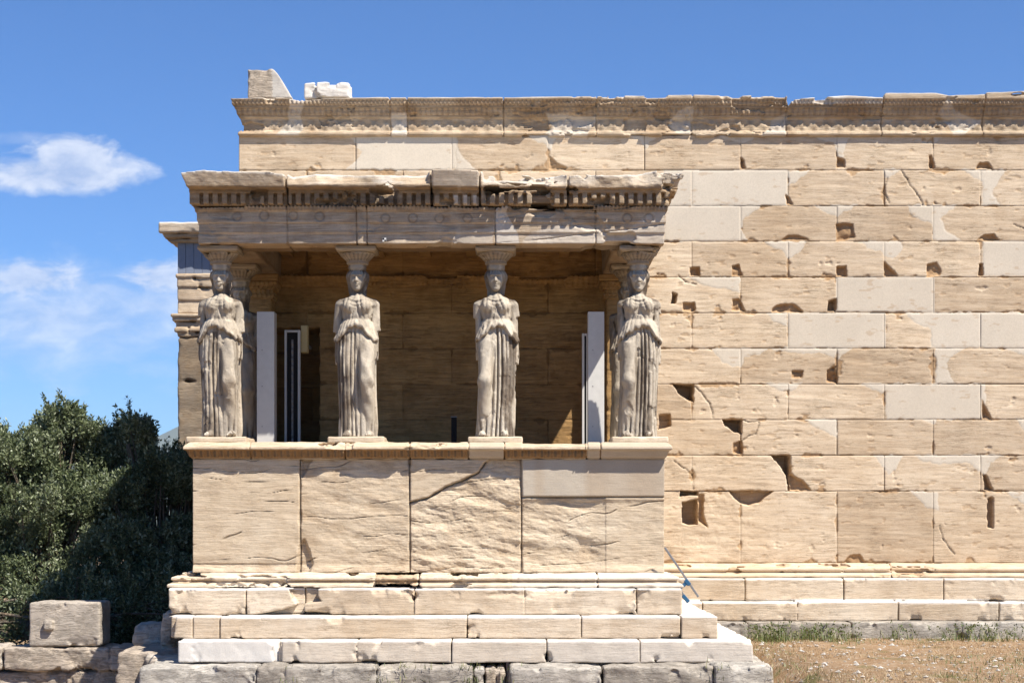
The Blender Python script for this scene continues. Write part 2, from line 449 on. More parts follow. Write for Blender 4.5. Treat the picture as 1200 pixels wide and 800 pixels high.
# ================================================================== THE LONG TEMPLE WALL
YW = 2.9; SW = S_(YW)
ztop = wz(158, YW); HC = 41.7 / SW
zl = [ztop - i * HC for i in range(11)] + [wz(659.5, YW)]       # course lines from the top down
JA = [868 + 112.8 * k for k in range(-4, 8)]; JB = [923.5 + 112.8 * k for k in range(-7, 8)]
NEW = [  # paler new marble let into the old, outlined on the wall's elevation
    [(408, 158), (535, 158), (535, 199), (405, 199), (418, 187), (424, 177), (415, 168)], [(535, 160), (538, 178), (556, 199), (535, 199)],
    [(617, 158), (660, 158), (648, 166), (646, 176), (640, 170), (625, 163)], [(735, 158), (775, 158), (762, 166), (757, 176), (752, 166)],
    [(835, 157), (895, 157), (872, 168), (866, 167), (850, 163)], [(950, 157), (998, 157), (990, 170), (988, 184), (981, 190), (980, 168), (965, 166)], [(1086, 157), (1114, 157), (1096, 166)],
    [(778, 199), (923, 199), (923, 240.5), (778, 240.5)], [(923, 200), (950, 200), (938, 208), (924, 218)], [(1036, 198), (1056, 198), (1042, 208), (1036, 208)],
    [(1125, 198), (1180, 198), (1170, 212), (1163, 225), (1172, 240), (1152, 240), (1151, 212), (1137, 206)],
    [(778, 240), (896, 240), (872, 256), (869, 268), (876, 282), (778, 282)], [(953, 240), (1007, 240), (988, 248), (984, 254), (968, 248)],
    [(1064, 240), (1122, 240), (1102, 256), (1106, 268), (1127, 282), (1094, 282), (1093, 262), (1080, 260), (1068, 250)],
    [(895, 283), (945, 283), (938, 295), (924, 303), (920, 295), (905, 290)], [(1006, 283), (1058, 283), (1055, 295), (1045, 304), (1036, 300), (1032, 294), (1018, 291)],
    [(1152, 282), (1265, 282), (1265, 323), (1152, 323)],
    [(804, 324), (868, 324), (866, 343), (850, 338), (838, 337), (820, 333)], [(980, 324), (1095, 324), (1095, 365), (980, 365)],
    [(898, 366), (923, 366), (923, 381), (908, 378)], [(923.5, 366), (1038, 366), (1038, 407), (923.5, 407)], [(1062, 366), (1215, 366), (1215, 407), (1091, 407), (1091, 386), (1076, 380)],
    [(834, 407), (986, 407), (979, 418), (960, 413), (940, 415), (900, 408), (890, 414), (872, 419), (868, 431), (850, 426), (838, 415)],
    [(981, 407), (1001, 407), (988, 415), (983, 424)], [(1096, 407), (1134, 407), (1118, 415), (1109, 424), (1113, 440), (1120, 449), (1097, 449)], [(1172, 407), (1215, 407), (1215, 422), (1190, 412)],
    [(896, 449), (942, 449), (926, 459), (910, 456)], [(1008, 449), (1155, 449), (1155, 491), (1039, 491), (1038, 460), (1025, 458)],
    [(943, 491), (981, 491), (981, 513), (960, 502)], [(1078, 491), (1097, 491), (1095, 497)], [(1190, 491), (1215, 491), (1215, 508), (1200, 505)],
    [(1024, 533), (1058, 533), (1050, 548), (1042, 557), (1034, 546)], [(1072, 533), (1178, 533), (1160, 542), (1155, 557), (1148, 552), (1135, 542), (1100, 543), (1085, 541)],
    [(1068, 576), (1099, 576), (1099, 598), (1084, 592), (1076, 583)], [(1180, 576), (1215, 576), (1215, 590), (1196, 588)]]
HOLE = [  # (outline, depth)
    ([(316, 384), (374, 384), (374, 520), (316, 520)], .6), ([(788, 449.5), (813, 449.5), (812.5, 471), (806, 468), (795, 461)], .3), ([(846, 491), (869.5, 491), (869, 509), (858, 505), (850, 499)], .3),
    ([(903, 533), (926, 533), (926, 575), (923, 575), (922, 558), (914, 545)], .3), ([(926, 555), (940, 562), (951, 575), (926, 575)], .07),
    ([(799, 588), (818, 584), (818, 614), (808, 615), (799, 612)], .3), ([(797, 575), (818, 575), (818, 580), (797, 581)], .2), ([(818, 578), (826, 578), (824, 600), (829, 618), (818, 610)], .06),
    ([(854, 575), (907, 575), (893, 587), (880, 592), (868, 590), (860, 583)], .14), ([(1157, 584), (1161, 582), (1164.5, 584), (1164.5, 618), (1157, 618)], .12),
    ([(808, 313), (820, 313), (820, 324), (808, 324)], .06), ([(858, 311), (866, 310), (871, 324), (858, 324)], .06), ([(980, 312), (992, 311), (993, 324), (980, 324)], .06),
    ([(1036, 306), (1048, 318), (1052, 324), (1036, 324)], .06), ([(1087, 309), (1098, 307), (1103, 318), (1101, 324), (1086, 324)], .06), ([(1148, 309), (1152, 309), (1152, 323), (1146, 323)], .06),
    ([(800, 354), (814, 354), (815, 365), (800, 365)], .06), ([(858, 350), (866, 350), (874, 365), (858, 365)], .06), ([(905, 361), (915, 356), (930, 356), (941, 364), (941, 366), (905, 366)], .06),
    ([(971, 353), (980, 349), (980, 365), (970, 365)], .2), ([(928, 434), (941, 434), (941, 443), (928, 443)], .06), ([(969, 434), (980, 429), (981, 449), (969, 447)], .09), ([(859, 518), (870, 516), (870, 532), (859, 532)], .07),
    ([(980, 262), (1000, 262), (1002, 278), (990, 282), (980, 282)], .05), ([(981, 183), (990, 188), (991, 197), (981, 197)], .07), ([(915, 282), (922, 276), (935, 275), (950, 282)], .05),
    ([(1145, 282), (1152, 275), (1165, 274), (1172, 282)], .05), ([(1143, 198), (1148, 190), (1158, 190), (1164, 198)], .045), ([(644, 182), (652, 190), (665, 196), (664, 199), (644, 199)], .05),
    ([(1010, 576), (1040, 575), (1050, 577)], .03), ([(788, 342), (794, 345), (792, 356), (786, 356)], .15), ([(868, 184), (872, 188), (874, 198), (868, 198)], .08),
    ([(1088, 182), (1092, 182), (1096, 198), (1089, 198)], .08), ([(921, 228), (926, 232), (930, 240), (922, 240)], .06), ([(1150, 468), (1156, 478), (1162, 491), (1152, 491)], .06),
    ([(1152, 556), (1156, 556), (1164, 575), (1154, 575)], .12), ([(988, 660), (996, 650), (1008, 648), (1014, 660)], .03), ([(772, 485), (785, 485), (786, 500), (772, 503)], .12)]
CRACK = [[(813, 452), (822, 460), (832, 474), (836, 489)], [(796, 323), (804, 331), (815, 334)], [(1056, 200), (1062, 210), (1074, 228), (1082, 240)], [(1040, 208), (1036, 226), (1042, 238)],
         [(868, 492), (890, 494), (885, 508), (870, 516)], [(790, 540), (800, 548), (812, 556), (812, 572)], [(1100, 615), (1106, 632), (1118, 650)], [(1188, 262), (1200, 268)]]


def wall_mesh():
    h = .0125
    x0, x1 = wx(280, YW), 9.0
    z0, z1 = zl[-1], zl[0]
    xs = np.arange(x0, x1, h); zs = np.arange(z0, z1, h)
    wj = [wx(p, YW) for p in JA + JB if wx(p, YW) < 8.9 and wx(p, YW) > x0 + .05]
    xs = np.sort(np.concatenate([xs] + [[j - .007, j, j + .007] for j in wj] + [[x0, x1]]))
    zs = np.sort(np.concatenate([zs] + [[j - .007, j, j + .007] for j in zl[1:-1]] + [[z0, z1]]))
    xs = xs[np.concatenate([[True], np.diff(xs) > .002])]; zs = zs[np.concatenate([[True], np.diff(zs) > .002])]
    X, Z = np.meshgrid(xs, zs, indexing='ij')
    PX = 600 + X * SW; PY = 603 - (Z - CZ) * SW
    rowi = np.clip(np.searchsorted(-np.array(zl[:-1]), -Z) - 1, 0, 10)
    isA = (rowi % 2 == 0)
    jA = np.array(JA); jB = np.array(JB)
    kA = np.round((PX - 868) / 112.8); kB = np.round((PX - 923.5) / 112.8)
    dxj = np.where(isA, np.abs(PX - 868 - 112.8 * kA), np.abs(PX - 923.5 - 112.8 * kB)) / SW
    dxj = np.where(isA & (kA < -4), 9., dxj)
    blk = np.where(isA, np.floor((PX - 868) / 112.8), np.floor((PX - 923.5) / 112.8)).astype(np.int64)
    dzj = np.min([np.abs(Z - q) for q in zl], axis=0)
    inner = (X < 1.6) & (X > -3.6) & (Z < 5.4)
    jd = np.minimum(dxj, dzj)
    wob = fbm(X * 9, X * 0, Z * 9, 3, 2)
    d = .0025 * fbm(X * 1.2, X * 0, Z * 1.2, 2, 1)
    d += .008 * (hsh(blk, rowi.astype(np.int64), blk * 0, 3) - .5)              # blocks out of true
    tone = (hsh(blk, rowi.astype(np.int64), blk * 0, 8) - .5) * 1.0
    # rounded/eroded arrises
    d += .004 * np.exp(-(jd / .008)) * (.6 + wob)
    groove = np.exp(-(jd / .0055) ** 2)
    # new marble
    WX = PX + 1.6 * fbm(X * 14, X * 0, Z * 14, 3, 21); WZ_ = PY + 1.6 * fbm(X * 14 + 9, X * 0, Z * 14, 3, 22)
    HX = PX + (WX - PX) * 1.0; HZ = PY + (WZ_ - PY) * 1.0; WX = PX + (WX - PX) * 1.7; WZ_ = PY + (WZ_ - PY) * 1.7
    newsd = np.full(X.shape, 99.)
    for P in NEW:
        p = np.array(P); m = (PX > p[:, 0].min() - 12) & (PX < p[:, 0].max() + 12) & (PY > p[:, 1].min() - 12) & (PY < p[:, 1].max() + 12)
        full = len(P) == 4 and abs((p[:, 0].max() - p[:, 0].min())) > 80
        s = polysd((PX if full else WX)[m], (PY if full else WZ_)[m], P); newsd[m] = np.minimum(newsd[m], s)
    nw = 1 - sst(-.3, .5, newsd)
    # chips at the arrises of old blocks
    ch = fbm(X * 5 + 4, X * 0, Z * 6, 4, 31) + .55 * np.exp(-jd / .03) - .25
    chip = sst(.27, .38, ch) * (1 - nw)
    d += .018 * chip * (.6 + .4 * fbm(X * 20, X * 0, Z * 20, 2, 6))
    # bedding flakes
    fl = fbm(X * 1.3, X * 0, Z * 14 + X * .9, 4, 44)
    d += (1 - nw) * .0016 * terr(fl * 7, .12) / 2
    pitm = sst(.40, .5, fbm(X * 7, X * 0, Z * 22, 3, 46)); d += (1 - nw) * .005 * pitm
    jr = hsh((PX / 20).astype(np.int64), rowi.astype(np.int64), blk * 0, 14)
    d += .012 * groove * np.where(newsd < -1, .5, np.where(jr > .78, 1.7, .45))
    edge = np.exp(-(newsd / .75) ** 2) * (jd > .006)
    d += .003 * edge
    # newer stone is a hair proud
    d -= .001 * nw
    och = .75 * chip * (jd < .08) + .35 * pitm
    # orthostate course is rougher near the porch
    ort = (rowi == 10)
    rr = fbm(X * 2.4, X * 0, Z * 4, 4, 52)
    d += ort * (.016 * terr((rr + .5) * 6 * sst(4.6, 2.2, X) , .3) / 4)
    dark = groove * np.where(jr > .78, .6, .2)
    for P, dep in HOLE:
        p = np.array(P); m = (PX > p[:, 0].min() - 12) & (PX < p[:, 0].max() + 12) & (PY > p[:, 1].min() - 12) & (PY < p[:, 1].max() + 12)
        s = polysd(HX[m], HZ[m], P)
        d[m] += dep * (1 - sst(-1.6, .4, s)) * (1 if dep > .1 else .55 + .9 * (wob[m] + .4)); och[m] = np.maximum(och[m], (.85 if dep < .1 else .5) * (1 - sst(-.5, 1.2, s))); nw[m] *= sst(-.5, 1, s)
        d[m] -= .0
    for P in CRACK:
        P = np.array(P, float)
        for a, b_ in zip(P[:-1], P[1:]):
            e = b_ - a; m = (np.abs(PX - (a[0] + b_[0]) / 2) < 25) & (np.abs(PY - (a[1] + b_[1]) / 2) < 25)
            t = np.clip(((WX[m] - a[0]) * e[0] + (WZ_[m] - a[1]) * e[1]) / (e @ e), 0, 1)
            q = np.hypot(WX[m] - a[0] - t * e[0], WZ_[m] - a[1] - t * e[1])
            d[m] += .018 * np.exp(-(q / .65) ** 2); dark[m] = np.maximum(dark[m], .5 * np.exp(-(q / .8) ** 2))
    dark = np.maximum(dark, .14 * edge * (fbm(X * 3, X * 0, Z * 3, 2, 77) > -.05))
    # dark doorway inside the porch
    nx_, nz_ = X.shape
    idx = np.arange(nx_ * nz_).reshape(nx_, nz_)
    V = np.stack([X, YW + d, Z], -1).reshape(-1, 3)
    Q = np.stack([idx[:-1, :-1], idx[1:, :-1], idx[1:, 1:], idx[:-1, 1:]], -1).reshape(-1, 4)
    ring = np.concatenate([idx[:, 0], idx[-1, 1:], idx[::-1, -1][1:], idx[0, ::-1][1:-1]])
    base = len(V); BV = V[ring].copy(); BV[:, 1] = YW + .65
    V = np.concatenate([V, BV]); k = len(ring); ar = np.arange(k); nx2 = (ar + 1) % k
    Q = np.concatenate([Q, np.stack([ring[ar], base + ar, base + nx2, ring[nx2]], -1)])
    # back face
    c0 = base; V = np.concatenate([V, [[x0, YW + .65, z0], [x1, YW + .65, z0], [x1, YW + .65, z1], [x0, YW + .65, z1]]]); b4 = len(V) - 4
    Q = np.concatenate([Q, [[b4, b4 + 3, b4 + 2, b4 + 1]]])
    pad = lambda a, v=0.: np.concatenate([a.ravel(), np.full(len(V) - a.size, v)])
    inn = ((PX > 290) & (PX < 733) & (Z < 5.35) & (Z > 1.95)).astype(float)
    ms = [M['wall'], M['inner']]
    return V, Q, dict(new_or_lit=pad(np.clip(nw, 0, 1) * .88), och=pad(np.clip(och, 0, 1)), dark=pad(np.clip(dark, 0, 1)), tone=pad(np.where(nw > .5, tone * .3, tone))), pad(inn)


tw = thing('temple_wall', 'tall honey coloured marble ashlar wall with pale new stone patches, running right behind the porch', 'wall')
Vw, Qw, Aw, inn = wall_mesh()
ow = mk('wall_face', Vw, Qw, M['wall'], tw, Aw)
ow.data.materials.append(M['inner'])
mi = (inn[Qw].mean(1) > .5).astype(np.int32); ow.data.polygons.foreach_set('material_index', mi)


def profile_nets(name, prof, x0, x1, h, mat, parent, disp, extra=None, attrf=None, ends=0.0, z0=None, z1=None, ymax=None, band=.09):
    """prof: list of (z, y) giving the face's y at height z; solid from the face back to ymax; ends flare like the face."""
    pz = np.array([p[0] for p in prof]); py = np.array([p[1] for p in prof]); yb = py.max()
    zlo, zhi = pz.min(), pz.max(); ym = ymax

    def f(X, Y, Z):
        yf = np.interp(Z, pz, py)
        e = (yb - yf) * ends
        d = np.maximum(yf - Y, Y - ym)
        d = np.maximum(d, np.maximum(x0 - e - X, X - x1 - e))
        d = np.maximum(d, np.maximum(zlo - Z, Z - zhi))
        if extra: d = extra(d, X, Y, Z)
        return d
    ex = (yb - py.min()) * ends + .04
    Vv, Q = nets(f, (x0 - ex, py.min() - .06, zlo - .04), (x1 + ex, ym + .03, zhi + .04), h, disp, band)
    at = attrf(Vv[:, 0], Vv[:, 1], Vv[:, 2]) if attrf else {}
    return mk(name, Vv, Q, mat, parent, at)


def jgroove(x, joints, w=.006, dep=.03):
    a = 0
    for j in joints: a = a + dep * np.exp(-((x - j) / w) ** 2)
    return a


def inpoly(x, z, P, soft=.004): return 1 - sst(-soft, soft, polysd(x, z, P))


# ---- crowning band of the long wall: anthemion frieze, egg rows, broken top
yc = 2.82; ztc = wz(113, yc)
JC = [wx(p, yc) for p in (457, 477, 590, 699, 811, 922, 1034, 1153, 1266)]
topz = lambda px: np.interp(px, [260, 330, 350, 420, 590, 700, 810, 868, 921, 923, 930, 990, 1033, 1036, 1095, 1110, 1125, 1152, 1153, 1215, 1400],
                            [117, 116, 119, 116, 116, 115, 113, 114, 113, 124, 118, 114, 116, 111, 111, 114, 113, 112, 110, 108, 108])


def crown_disp(x, y, z):
    a = .008 * fbm(x * 4, y * 4, z * 4, 3, 60) + jgroove(x, JC, .007, .03)
    b = fbm(x * 3.1, y * 2, z * 6, 4, 61)
    px = 600 + x * S_(yc)
    dam = .15 * ((px > 600) & (px < 920)) + .05
    a = a + .028 * sst(.28 - dam, .33 - dam, b)
    # carved rows: egg rows and palmettes
    py = 603 - (z - CZ) * S_(yc)
    eg = np.where((py > 119) & (py < 124), .010 * np.cos(x * 2 * np.pi / .055), 0) + np.where((py > 128) & (py < 134), .012 * np.cos(x * 2 * np.pi / .075), 0)
    an = np.where((py > 138) & (py < 153), .009 * np.cos(x * 2 * np.pi / .17) * np.cos((py - 138) / 15 * np.pi * 2) + .003 * np.cos(x * 2 * np.pi / .085), 0)
    return a + (eg + an) * (1 - sst(.2, .3, b))


def crown_extra(d, X, Y, Z):
    px = 600 + X * S_(yc); tz = wz(topz(px), yc)
    return np.maximum(d, (Z - tz))


def crown_attr(x, y, z):
    px = 600 + x * S_(yc); py = 603 - (z - CZ) * S_(yc)
    patch = np.zeros(len(x))
    for P in [[(340, 113), (358, 113), (350, 158), (322, 158), (338, 140)], [(458, 132), (476, 132), (476, 159), (458, 159)], [(795, 130), (811, 124), (811, 159), (800, 159), (785, 145)],
              [(640, 132), (700, 136), (690, 159), (635, 159), (650, 148)], [(905, 140), (922, 130), (922, 159), (895, 159)], [(1110, 114), (1120, 130), (1150, 140), (1130, 158), (1118, 158), (1100, 130)]]:
        patch = np.maximum(patch, inpoly(px + 5 * fbm(x * 6, z * 6, y * 0, 2, 3), py, P, 1.2))
    nw = .55 * patch + sst(.0, .03, z - wz(topz(px) + 3.0, yc)) * .5 + .9 * ((px > 924) & (px < 1034) & (py < 123))
    gl = .5 * (np.abs(((x / .055) % 1) - .5) < .2) * ((py > 118) & (py < 125)) + .45 * (np.abs(((x / .075) % 1) - .5) < .2) * ((py > 127) & (py < 135))
    return dict(new_or_lit=np.clip(nw, 0, 1), dark=np.clip(gl * .8 + .35 * ((py > 124) & (py < 128)) + .25 * ((py > 134) & (py < 137)) + .22 * (py > 140) * sst(-.2, .3, fbm(x * 9, z * 7, y * 0, 3, 12)), 0, 1) * (1 - patch),
                och=.35 * sst(0, .4, fbm(x * 3, z * 3, y * 0, 3, 77)) * (1 - patch) + .25 * ((py > 118) & (py < 136)), tone=.3 * vn(np.floor(x / 1.3), z * 0, y * 0, 3))


def prof_crown(S):
    w = lambda py: wz(py, yc)
    return [(w(159), 2.87), (w(157), 2.84), (w(154), 2.85), (w(152), 2.892), (w(138), 2.892), (w(136.5), 2.86), (w(134.5), 2.855), (w(133), 2.835), (w(128), 2.82), (w(127), 2.795), (w(124.5), 2.79), (w(123), 2.765), (w(119), 2.76), (w(117.5), 2.735), (w(107), 2.73)]


profile_nets('anthemion_cornice', prof_crown(0), wx(282, 2.86), 8.9, .0115, M['cornice'], tw, crown_disp, crown_extra, crown_attr, ends=.8, ymax=3.1)
# ---- base moulding and steps of the long wall
rs = random.Random(11)
zA, zB, zC = .76, .46, .21
profile_nets('base_moulding', [(.762, 2.62), (.80, 2.62), (.81, 2.66), (.83, 2.70), (.855, 2.665), (.885, 2.665), (.9, 2.72), (.925, 2.74), (.948, 2.80)], 1.75, 8.9, .011, M['wall'], tw,
             lambda x, y, z: .012 * fbm(x * 5, y * 5, z * 5, 3, 70) + jgroove(x, [wx(1044, 2.7), wx(1290, 2.7)], .008, .03) + .045 * sst(.22, .34, fbm(x * 3, y * 4, z * 7, 4, 73)),
             attrf=lambda x, y, z: dict(tone=x * 0 + .3, och=.5 * sst(.2, .34, fbm(x * 3, y * 4, z * 7, 4, 73))), ymax=3.2)
def jx(l_, y): return [wx(p, y) for p in l_]
bl = row([1.75] + jx([873, 989, 1106, 1222, 1340], 2.5) + [8.9], 2.5, 3.2, zB - .0, zA - .003, .006, rs)
bl += row([1.75] + jx([823, 935, 1053, 1171, 1288], 2.25) + [8.9], 2.25, 3.2, zC, zB - .003, .006, rs)
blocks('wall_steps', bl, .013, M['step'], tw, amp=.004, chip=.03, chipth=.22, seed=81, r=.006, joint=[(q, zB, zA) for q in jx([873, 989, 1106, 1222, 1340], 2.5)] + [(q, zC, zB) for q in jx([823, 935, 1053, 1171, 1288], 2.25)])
bl = row([1.75] + jx([876, 998, 1127, 1250], 2.0) + [8.9], 2.0, 3.2, -.12, zC - .003, .01, rs)
blocks('foundation_course', bl, .013, M['lime'], tw, amp=.007, chip=.04, chipth=.2, seed=83, r=.02, joint=[(q, -.1, zC) for q in jx([876, 998, 1127, 1250], 2.0)])
# west return of the wall (runs back out of sight)
def boxmesh(name, bl, mat, parent=None, bev=.004, attrs=None):
    V = []; Q = []
    for (x0, x1, y0, y1, z0, z1) in bl:
        b = len(V); V += [(x0, y0, z0), (x1, y0, z0), (x1, y1, z0), (x0, y1, z0), (x0, y0, z1), (x1, y0, z1), (x1, y1, z1), (x0, y1, z1)]
        Q += [[b + i for i in f] for f in ((0, 3, 2, 1), (4, 5, 6, 7), (0, 1, 5, 4), (1, 2, 6, 5), (2, 3, 7, 6), (3, 0, 4, 7))]
    o = mk(name, V, Q, mat, parent, smooth=False)
    if bev:
        md = o.modifiers.new('bevel', 'BEVEL'); md.width = bev; md.segments = 2; md.limit_method = 'ANGLE'
    return o
xwl = wx(280, YW)
boxmesh('return_wall', [(xwl + .02, xwl + .6, YW + .655, 12.5, -.9, 6.6)], M['wall'], tw, .02)

# ---- inside the porch: wall crown moulding and antae
profile_nets('inner_moulding', [(wz(336, 2.85), 2.88), (wz(334, 2.85), 2.85), (wz(331, 2.85), 2.85), (wz(330, 2.85), 2.83), (wz(326, 2.85), 2.81), (wz(325, 2.85), 2.79), (wz(323, 2.85), 2.79)],
             -3.25, 1.35, .012, M['inner'], tw, lambda x, y, z: .01 * fbm(x * 5, y * 5, z * 5, 3, 91) + .006 * np.cos(x * 2 * np.pi / .07) + .04 * sst(.2, .3, fbm(x * 2, y * 2, z * 2, 3, 95)), ymax=2.95)

# ================================================================== THE PORCH
pt = thing('caryatid_porch', 'marble porch with a broken dentil cornice carried by draped maiden statues on a high parapet', 'porch')
XL, XR = -3.74, 1.78
# ---- parapet dado
def dado_mesh():
    h = .0085; y0 = 0.; z0, z1 = .925, 2.25
    xs = np.arange(XL, XR + h, h); zs = np.arange(z0, z1 + h, h); zs[-1] = z1
    X, Z = np.meshgrid(xs, zs, indexing='ij'); PX = 600 + 100 * X; PY = 763 - 100 * Z
    wob = fbm(X * 6, X * 0, Z * 6, 3, 101)
    d = .004 * wob
    slab = np.digitize(PX, [351.5, 480, 611])
    bed = fbm(X * 1.2, X * 0, Z * 9 + X * 2.0, 5, 103)
    hit = fbm(X * 3.4, X * 0, Z * 8 + X * 1.5, 5, 105)
    fine = fbm(X * 12, X * 0, Z * 20, 3, 107)
    sm3 = inpoly(PX + 2 * fine, PY + 2 * wob, [(480, 538), (572, 538), (560, 554), (528, 568), (502, 582), (480, 588)], .6)
    up4 = ((PX > 611) & (PY < 582)).astype(float)
    rough = np.choose(slab, [.10 + .5 * sst(650, 668, PY), .45 + .4 * sst(600, 660, PY) * sst(380, 470, PX), 1.0 + 0 * X, .85 - .6 * sst(690, 720, PX)])
    rough = np.where(sm3 > .5, .12, rough); rough = np.where(up4 > .5, .03, rough)
    d += rough * (.032 * (terr((hit + .5) * 7, .10) / 7) + .010 * (terr((bed + .5) * 16, .1) / 8) + .006 * fine)
    # deeper spalled zones sit back behind the intact face
    d += .02 * rough * (rough > .4)
    d += .03 * (slab == 3) * (up4 < .5) * sst(583, 590, PY) * .6
    # thin bedding cracks
    ck = np.abs(((Z * 5.5 - X * (.45 + .5 * slab % 2 * .3) + 1.5 * fbm(X * .7, X * 0, Z * 1.3, 4, 111)) % 1) - .5)
    ck = (1 - sst(.0, .042, ck)) * sst(.0, .2, fbm(X * 1.9 + 3, X * 0, Z * 7, 3, 113)) * (1 - up4)
    d += .013 * ck
    dark = .65 * ck
    for jxp, a, b in ((351.5, 538, 668), (480, 538, 668), (611, 538, 668)):
        w = 1 + 1.3 * sst(.1, .5, fbm(Z * 4 + jxp, Z * 0, Z * 0, 3, 7))
        g = np.exp(-((PX - jxp) / (.7 * w)) ** 2); d += .05 * g; dark = np.maximum(dark, .55 * g)
    g = np.exp(-((PY - 582.3) / .8) ** 2) * (PX > 611); d += .04 * g; dark = np.maximum(dark, .5 * g)
    g = np.exp(-((np.abs(polysd(PX + 2 * fine, PY + 2 * wob, [(470, 520), (572, 538), (560, 554), (528, 568), (502, 582), (470, 592)]))) / 1.0) ** 2) * (PX > 480) * (PY > 541) * (PX < 610); d += .05 * g; dark = np.maximum(dark, .6 * g)
    for (a, b) in (((701, 615), (702, 660)), ((652, 668), (653, 655))):
        pass
    # bite in the joint between the first and second slabs, worn feet flare forward
    bite = inpoly(PX, PY, [(348, 672), (350, 640), (356, 632), (362, 645), (366, 660), (362, 672)], 2.); d += .06 * bite
    bite2 = inpoly(PX + 2 * fine, PY, [(353, 538), (366, 538), (360, 548), (354, 560)], 1.); d += .05 * bite2
    foot = sst(660, 669, PY) * (rough < .9); d -= .03 * foot
    V = np.stack([X, y0 + d, Z], -1).reshape(-1, 3); nx_, nz_ = X.shape; idx = np.arange(nx_ * nz_).reshape(nx_, nz_)
    Q = np.stack([idx[:-1, :-1], idx[1:, :-1], idx[1:, 1:], idx[:-1, 1:]], -1).reshape(-1, 4)
    ring = np.concatenate([idx[:, 0], idx[-1, 1:], idx[::-1, -1][1:], idx[0, ::-1][1:-1]]); base = len(V); BV = V[ring].copy(); BV[:, 1] = .5
    V = np.concatenate([V, BV]); k = len(ring); ar = np.arange(k); nx2 = (ar + 1) % k
    Q = np.concatenate([Q, np.stack([ring[ar], base + ar, base + nx2, ring[nx2]], -1)])
    V = np.concatenate([V, [[XL, .5, z0], [XR, .5, z0], [XR, .5, z1], [XL, .5, z1]]]); b4 = len(V) - 4; Q = np.concatenate([Q, [[b4, b4 + 3, b4 + 2, b4 + 1]]])
    pad = lambda a: np.concatenate([a.ravel(), np.zeros(len(V) - a.size)])
    tone = np.choose(slab, [.0, -.12, .08, .18]) + 0 * X; tone = np.where(sm3 > .5, -.2, tone)
    stainv = up4 * (sst(.15, .5, vn(X * 3.2, X * 0, X * 0, 5)) * .3)
    return V, Q, dict(new_or_lit=pad(up4 * .85), dark=pad(dark), och=pad(stainv + .25 * ck + .2 * (rough > .4) * sst(.1, .4, hit)), tone=pad(tone))


Vd, Qd, Ad = dado_mesh()
mk('parapet_front', Vd, Qd, M['dado'], pt, Ad)
for s, nm in ((0, 'w'), (1, 'e')):
    a = (XL, XL + .45) if s == 0 else (XR - .45, XR)
    blocks('parapet_side', [(a[0] + .003, a[1], .503, 1.7, .93, 2.248), (a[0] + .003, a[1], 1.706, 2.895, .93, 2.248)], .02, M['dado'], pt, amp=.008, chip=.04, seed=120 + s)
# parapet crown: egg and dart under a worn ledge
JP = jx([293, 404, 480, 549, 591, 688, 704], -.08)
def pc_disp(x, y, z):
    px = 600 + x * S_(-.08)
    b = fbm(x * 2.6, y * 3, z * 5, 4, 130)
    neww = ((px > 549) & (px < 590)) | ((px > 704)) | ((px > 688) & (px < 703))
    a = .014 * fbm(x * 6, y * 6, z * 6, 3, 131) * ~neww + jgroove(x, JP, .006, .03) + np.where(neww, 0, .06 * sst(.16, .3, b) * sst(2.33, 2.40, z))
    a = a + np.where((z > 2.275) & (z < 2.355) & ~neww, .011 * np.cos(x * 2 * np.pi / .078) + .004 * np.cos(x * 4 * np.pi / .078), 0)
    return a + np.where((px > 612) & (px < 686), .02 * sst(2.3, 2.36, z), 0)
def pc_attr(x, y, z):
    px = 600 + x * S_(-.08)
    neww = (((px > 549) & (px < 590)) | (px > 704) | ((px > 688) & (px < 703))).astype(float)
    eg = (np.abs(((x / .078) % 1) - .5) < .17) * (z > 2.275) * (z < 2.35)
    return dict(new_or_lit=neww * .6, och=(.8 * (z < 2.36) * (z > 2.26)) * (1 - neww) + .2, dark=.75 * eg * (1 - neww) + .25 * (z < 2.27), tone=.3 * (z > 2.36) + 0 * x)
profile_nets('parapet_crown', [(2.252, -.02), (2.27, -.03), (2.275, -.045), (2.31, -.065), (2.35, -.09), (2.36, -.135), (2.395, -.13), (2.42, -.10), (2.45, -.045)], XL - .01, XR + .01, .0085, M['dado'], pt, pc_disp, attrf=pc_attr, ends=.7, ymax=.7)
for s in (0, 1):
    a = (XL - .09, XL + .5) if s == 0 else (XR - .5, XR + .1)
    boxmesh('parapet_side_crown', [(a[0], a[1], .705, 2.84, 2.252, 2.448)], M['dado'], pt, .02)
# ---- base moulding (toichobate)
def bm_disp(x, y, z):
    px = 600 + x * S_(-.2)
    b = fbm(x * 3.3, y * 4, z * 7, 4, 140)
    hole = inpoly(px, z * 0, [(441, -1), (492, -1), (492, 1), (441, 1)], 3)
    rub = ((px < 440) | ((px > 490) & (px < 560)))
    return .014 * fbm(x * 5, y * 5, z * 5, 3, 141) + jgroove(x, jx([440, 491, 700], -.2), .007, .035) + .04 * sst(.12, .3, b) * np.where(rub, 1.2, .35) + hole * (.045 + .05 * fbm(x * 9, y * 9, z * 9, 3, 5))
profile_nets('base_moulding', [(.762, -.3), (.80, -.3), (.805, -.27), (.815, -.22), (.835, -.2), (.85, -.245), (.88, -.24), (.89, -.17), (.923, -.1)], -3.86, 1.86, .009, M['step'], pt, bm_disp,
             attrf=lambda x, y, z: dict(tone=.35 + 0 * x, new_or_lit=.25 * (x > 0), och=.4 * ((x > -1.58) & (x < -1.1)) + .45 * (np.abs(z - .825) < .015)), ends=.6, ymax=.5, band=.14)
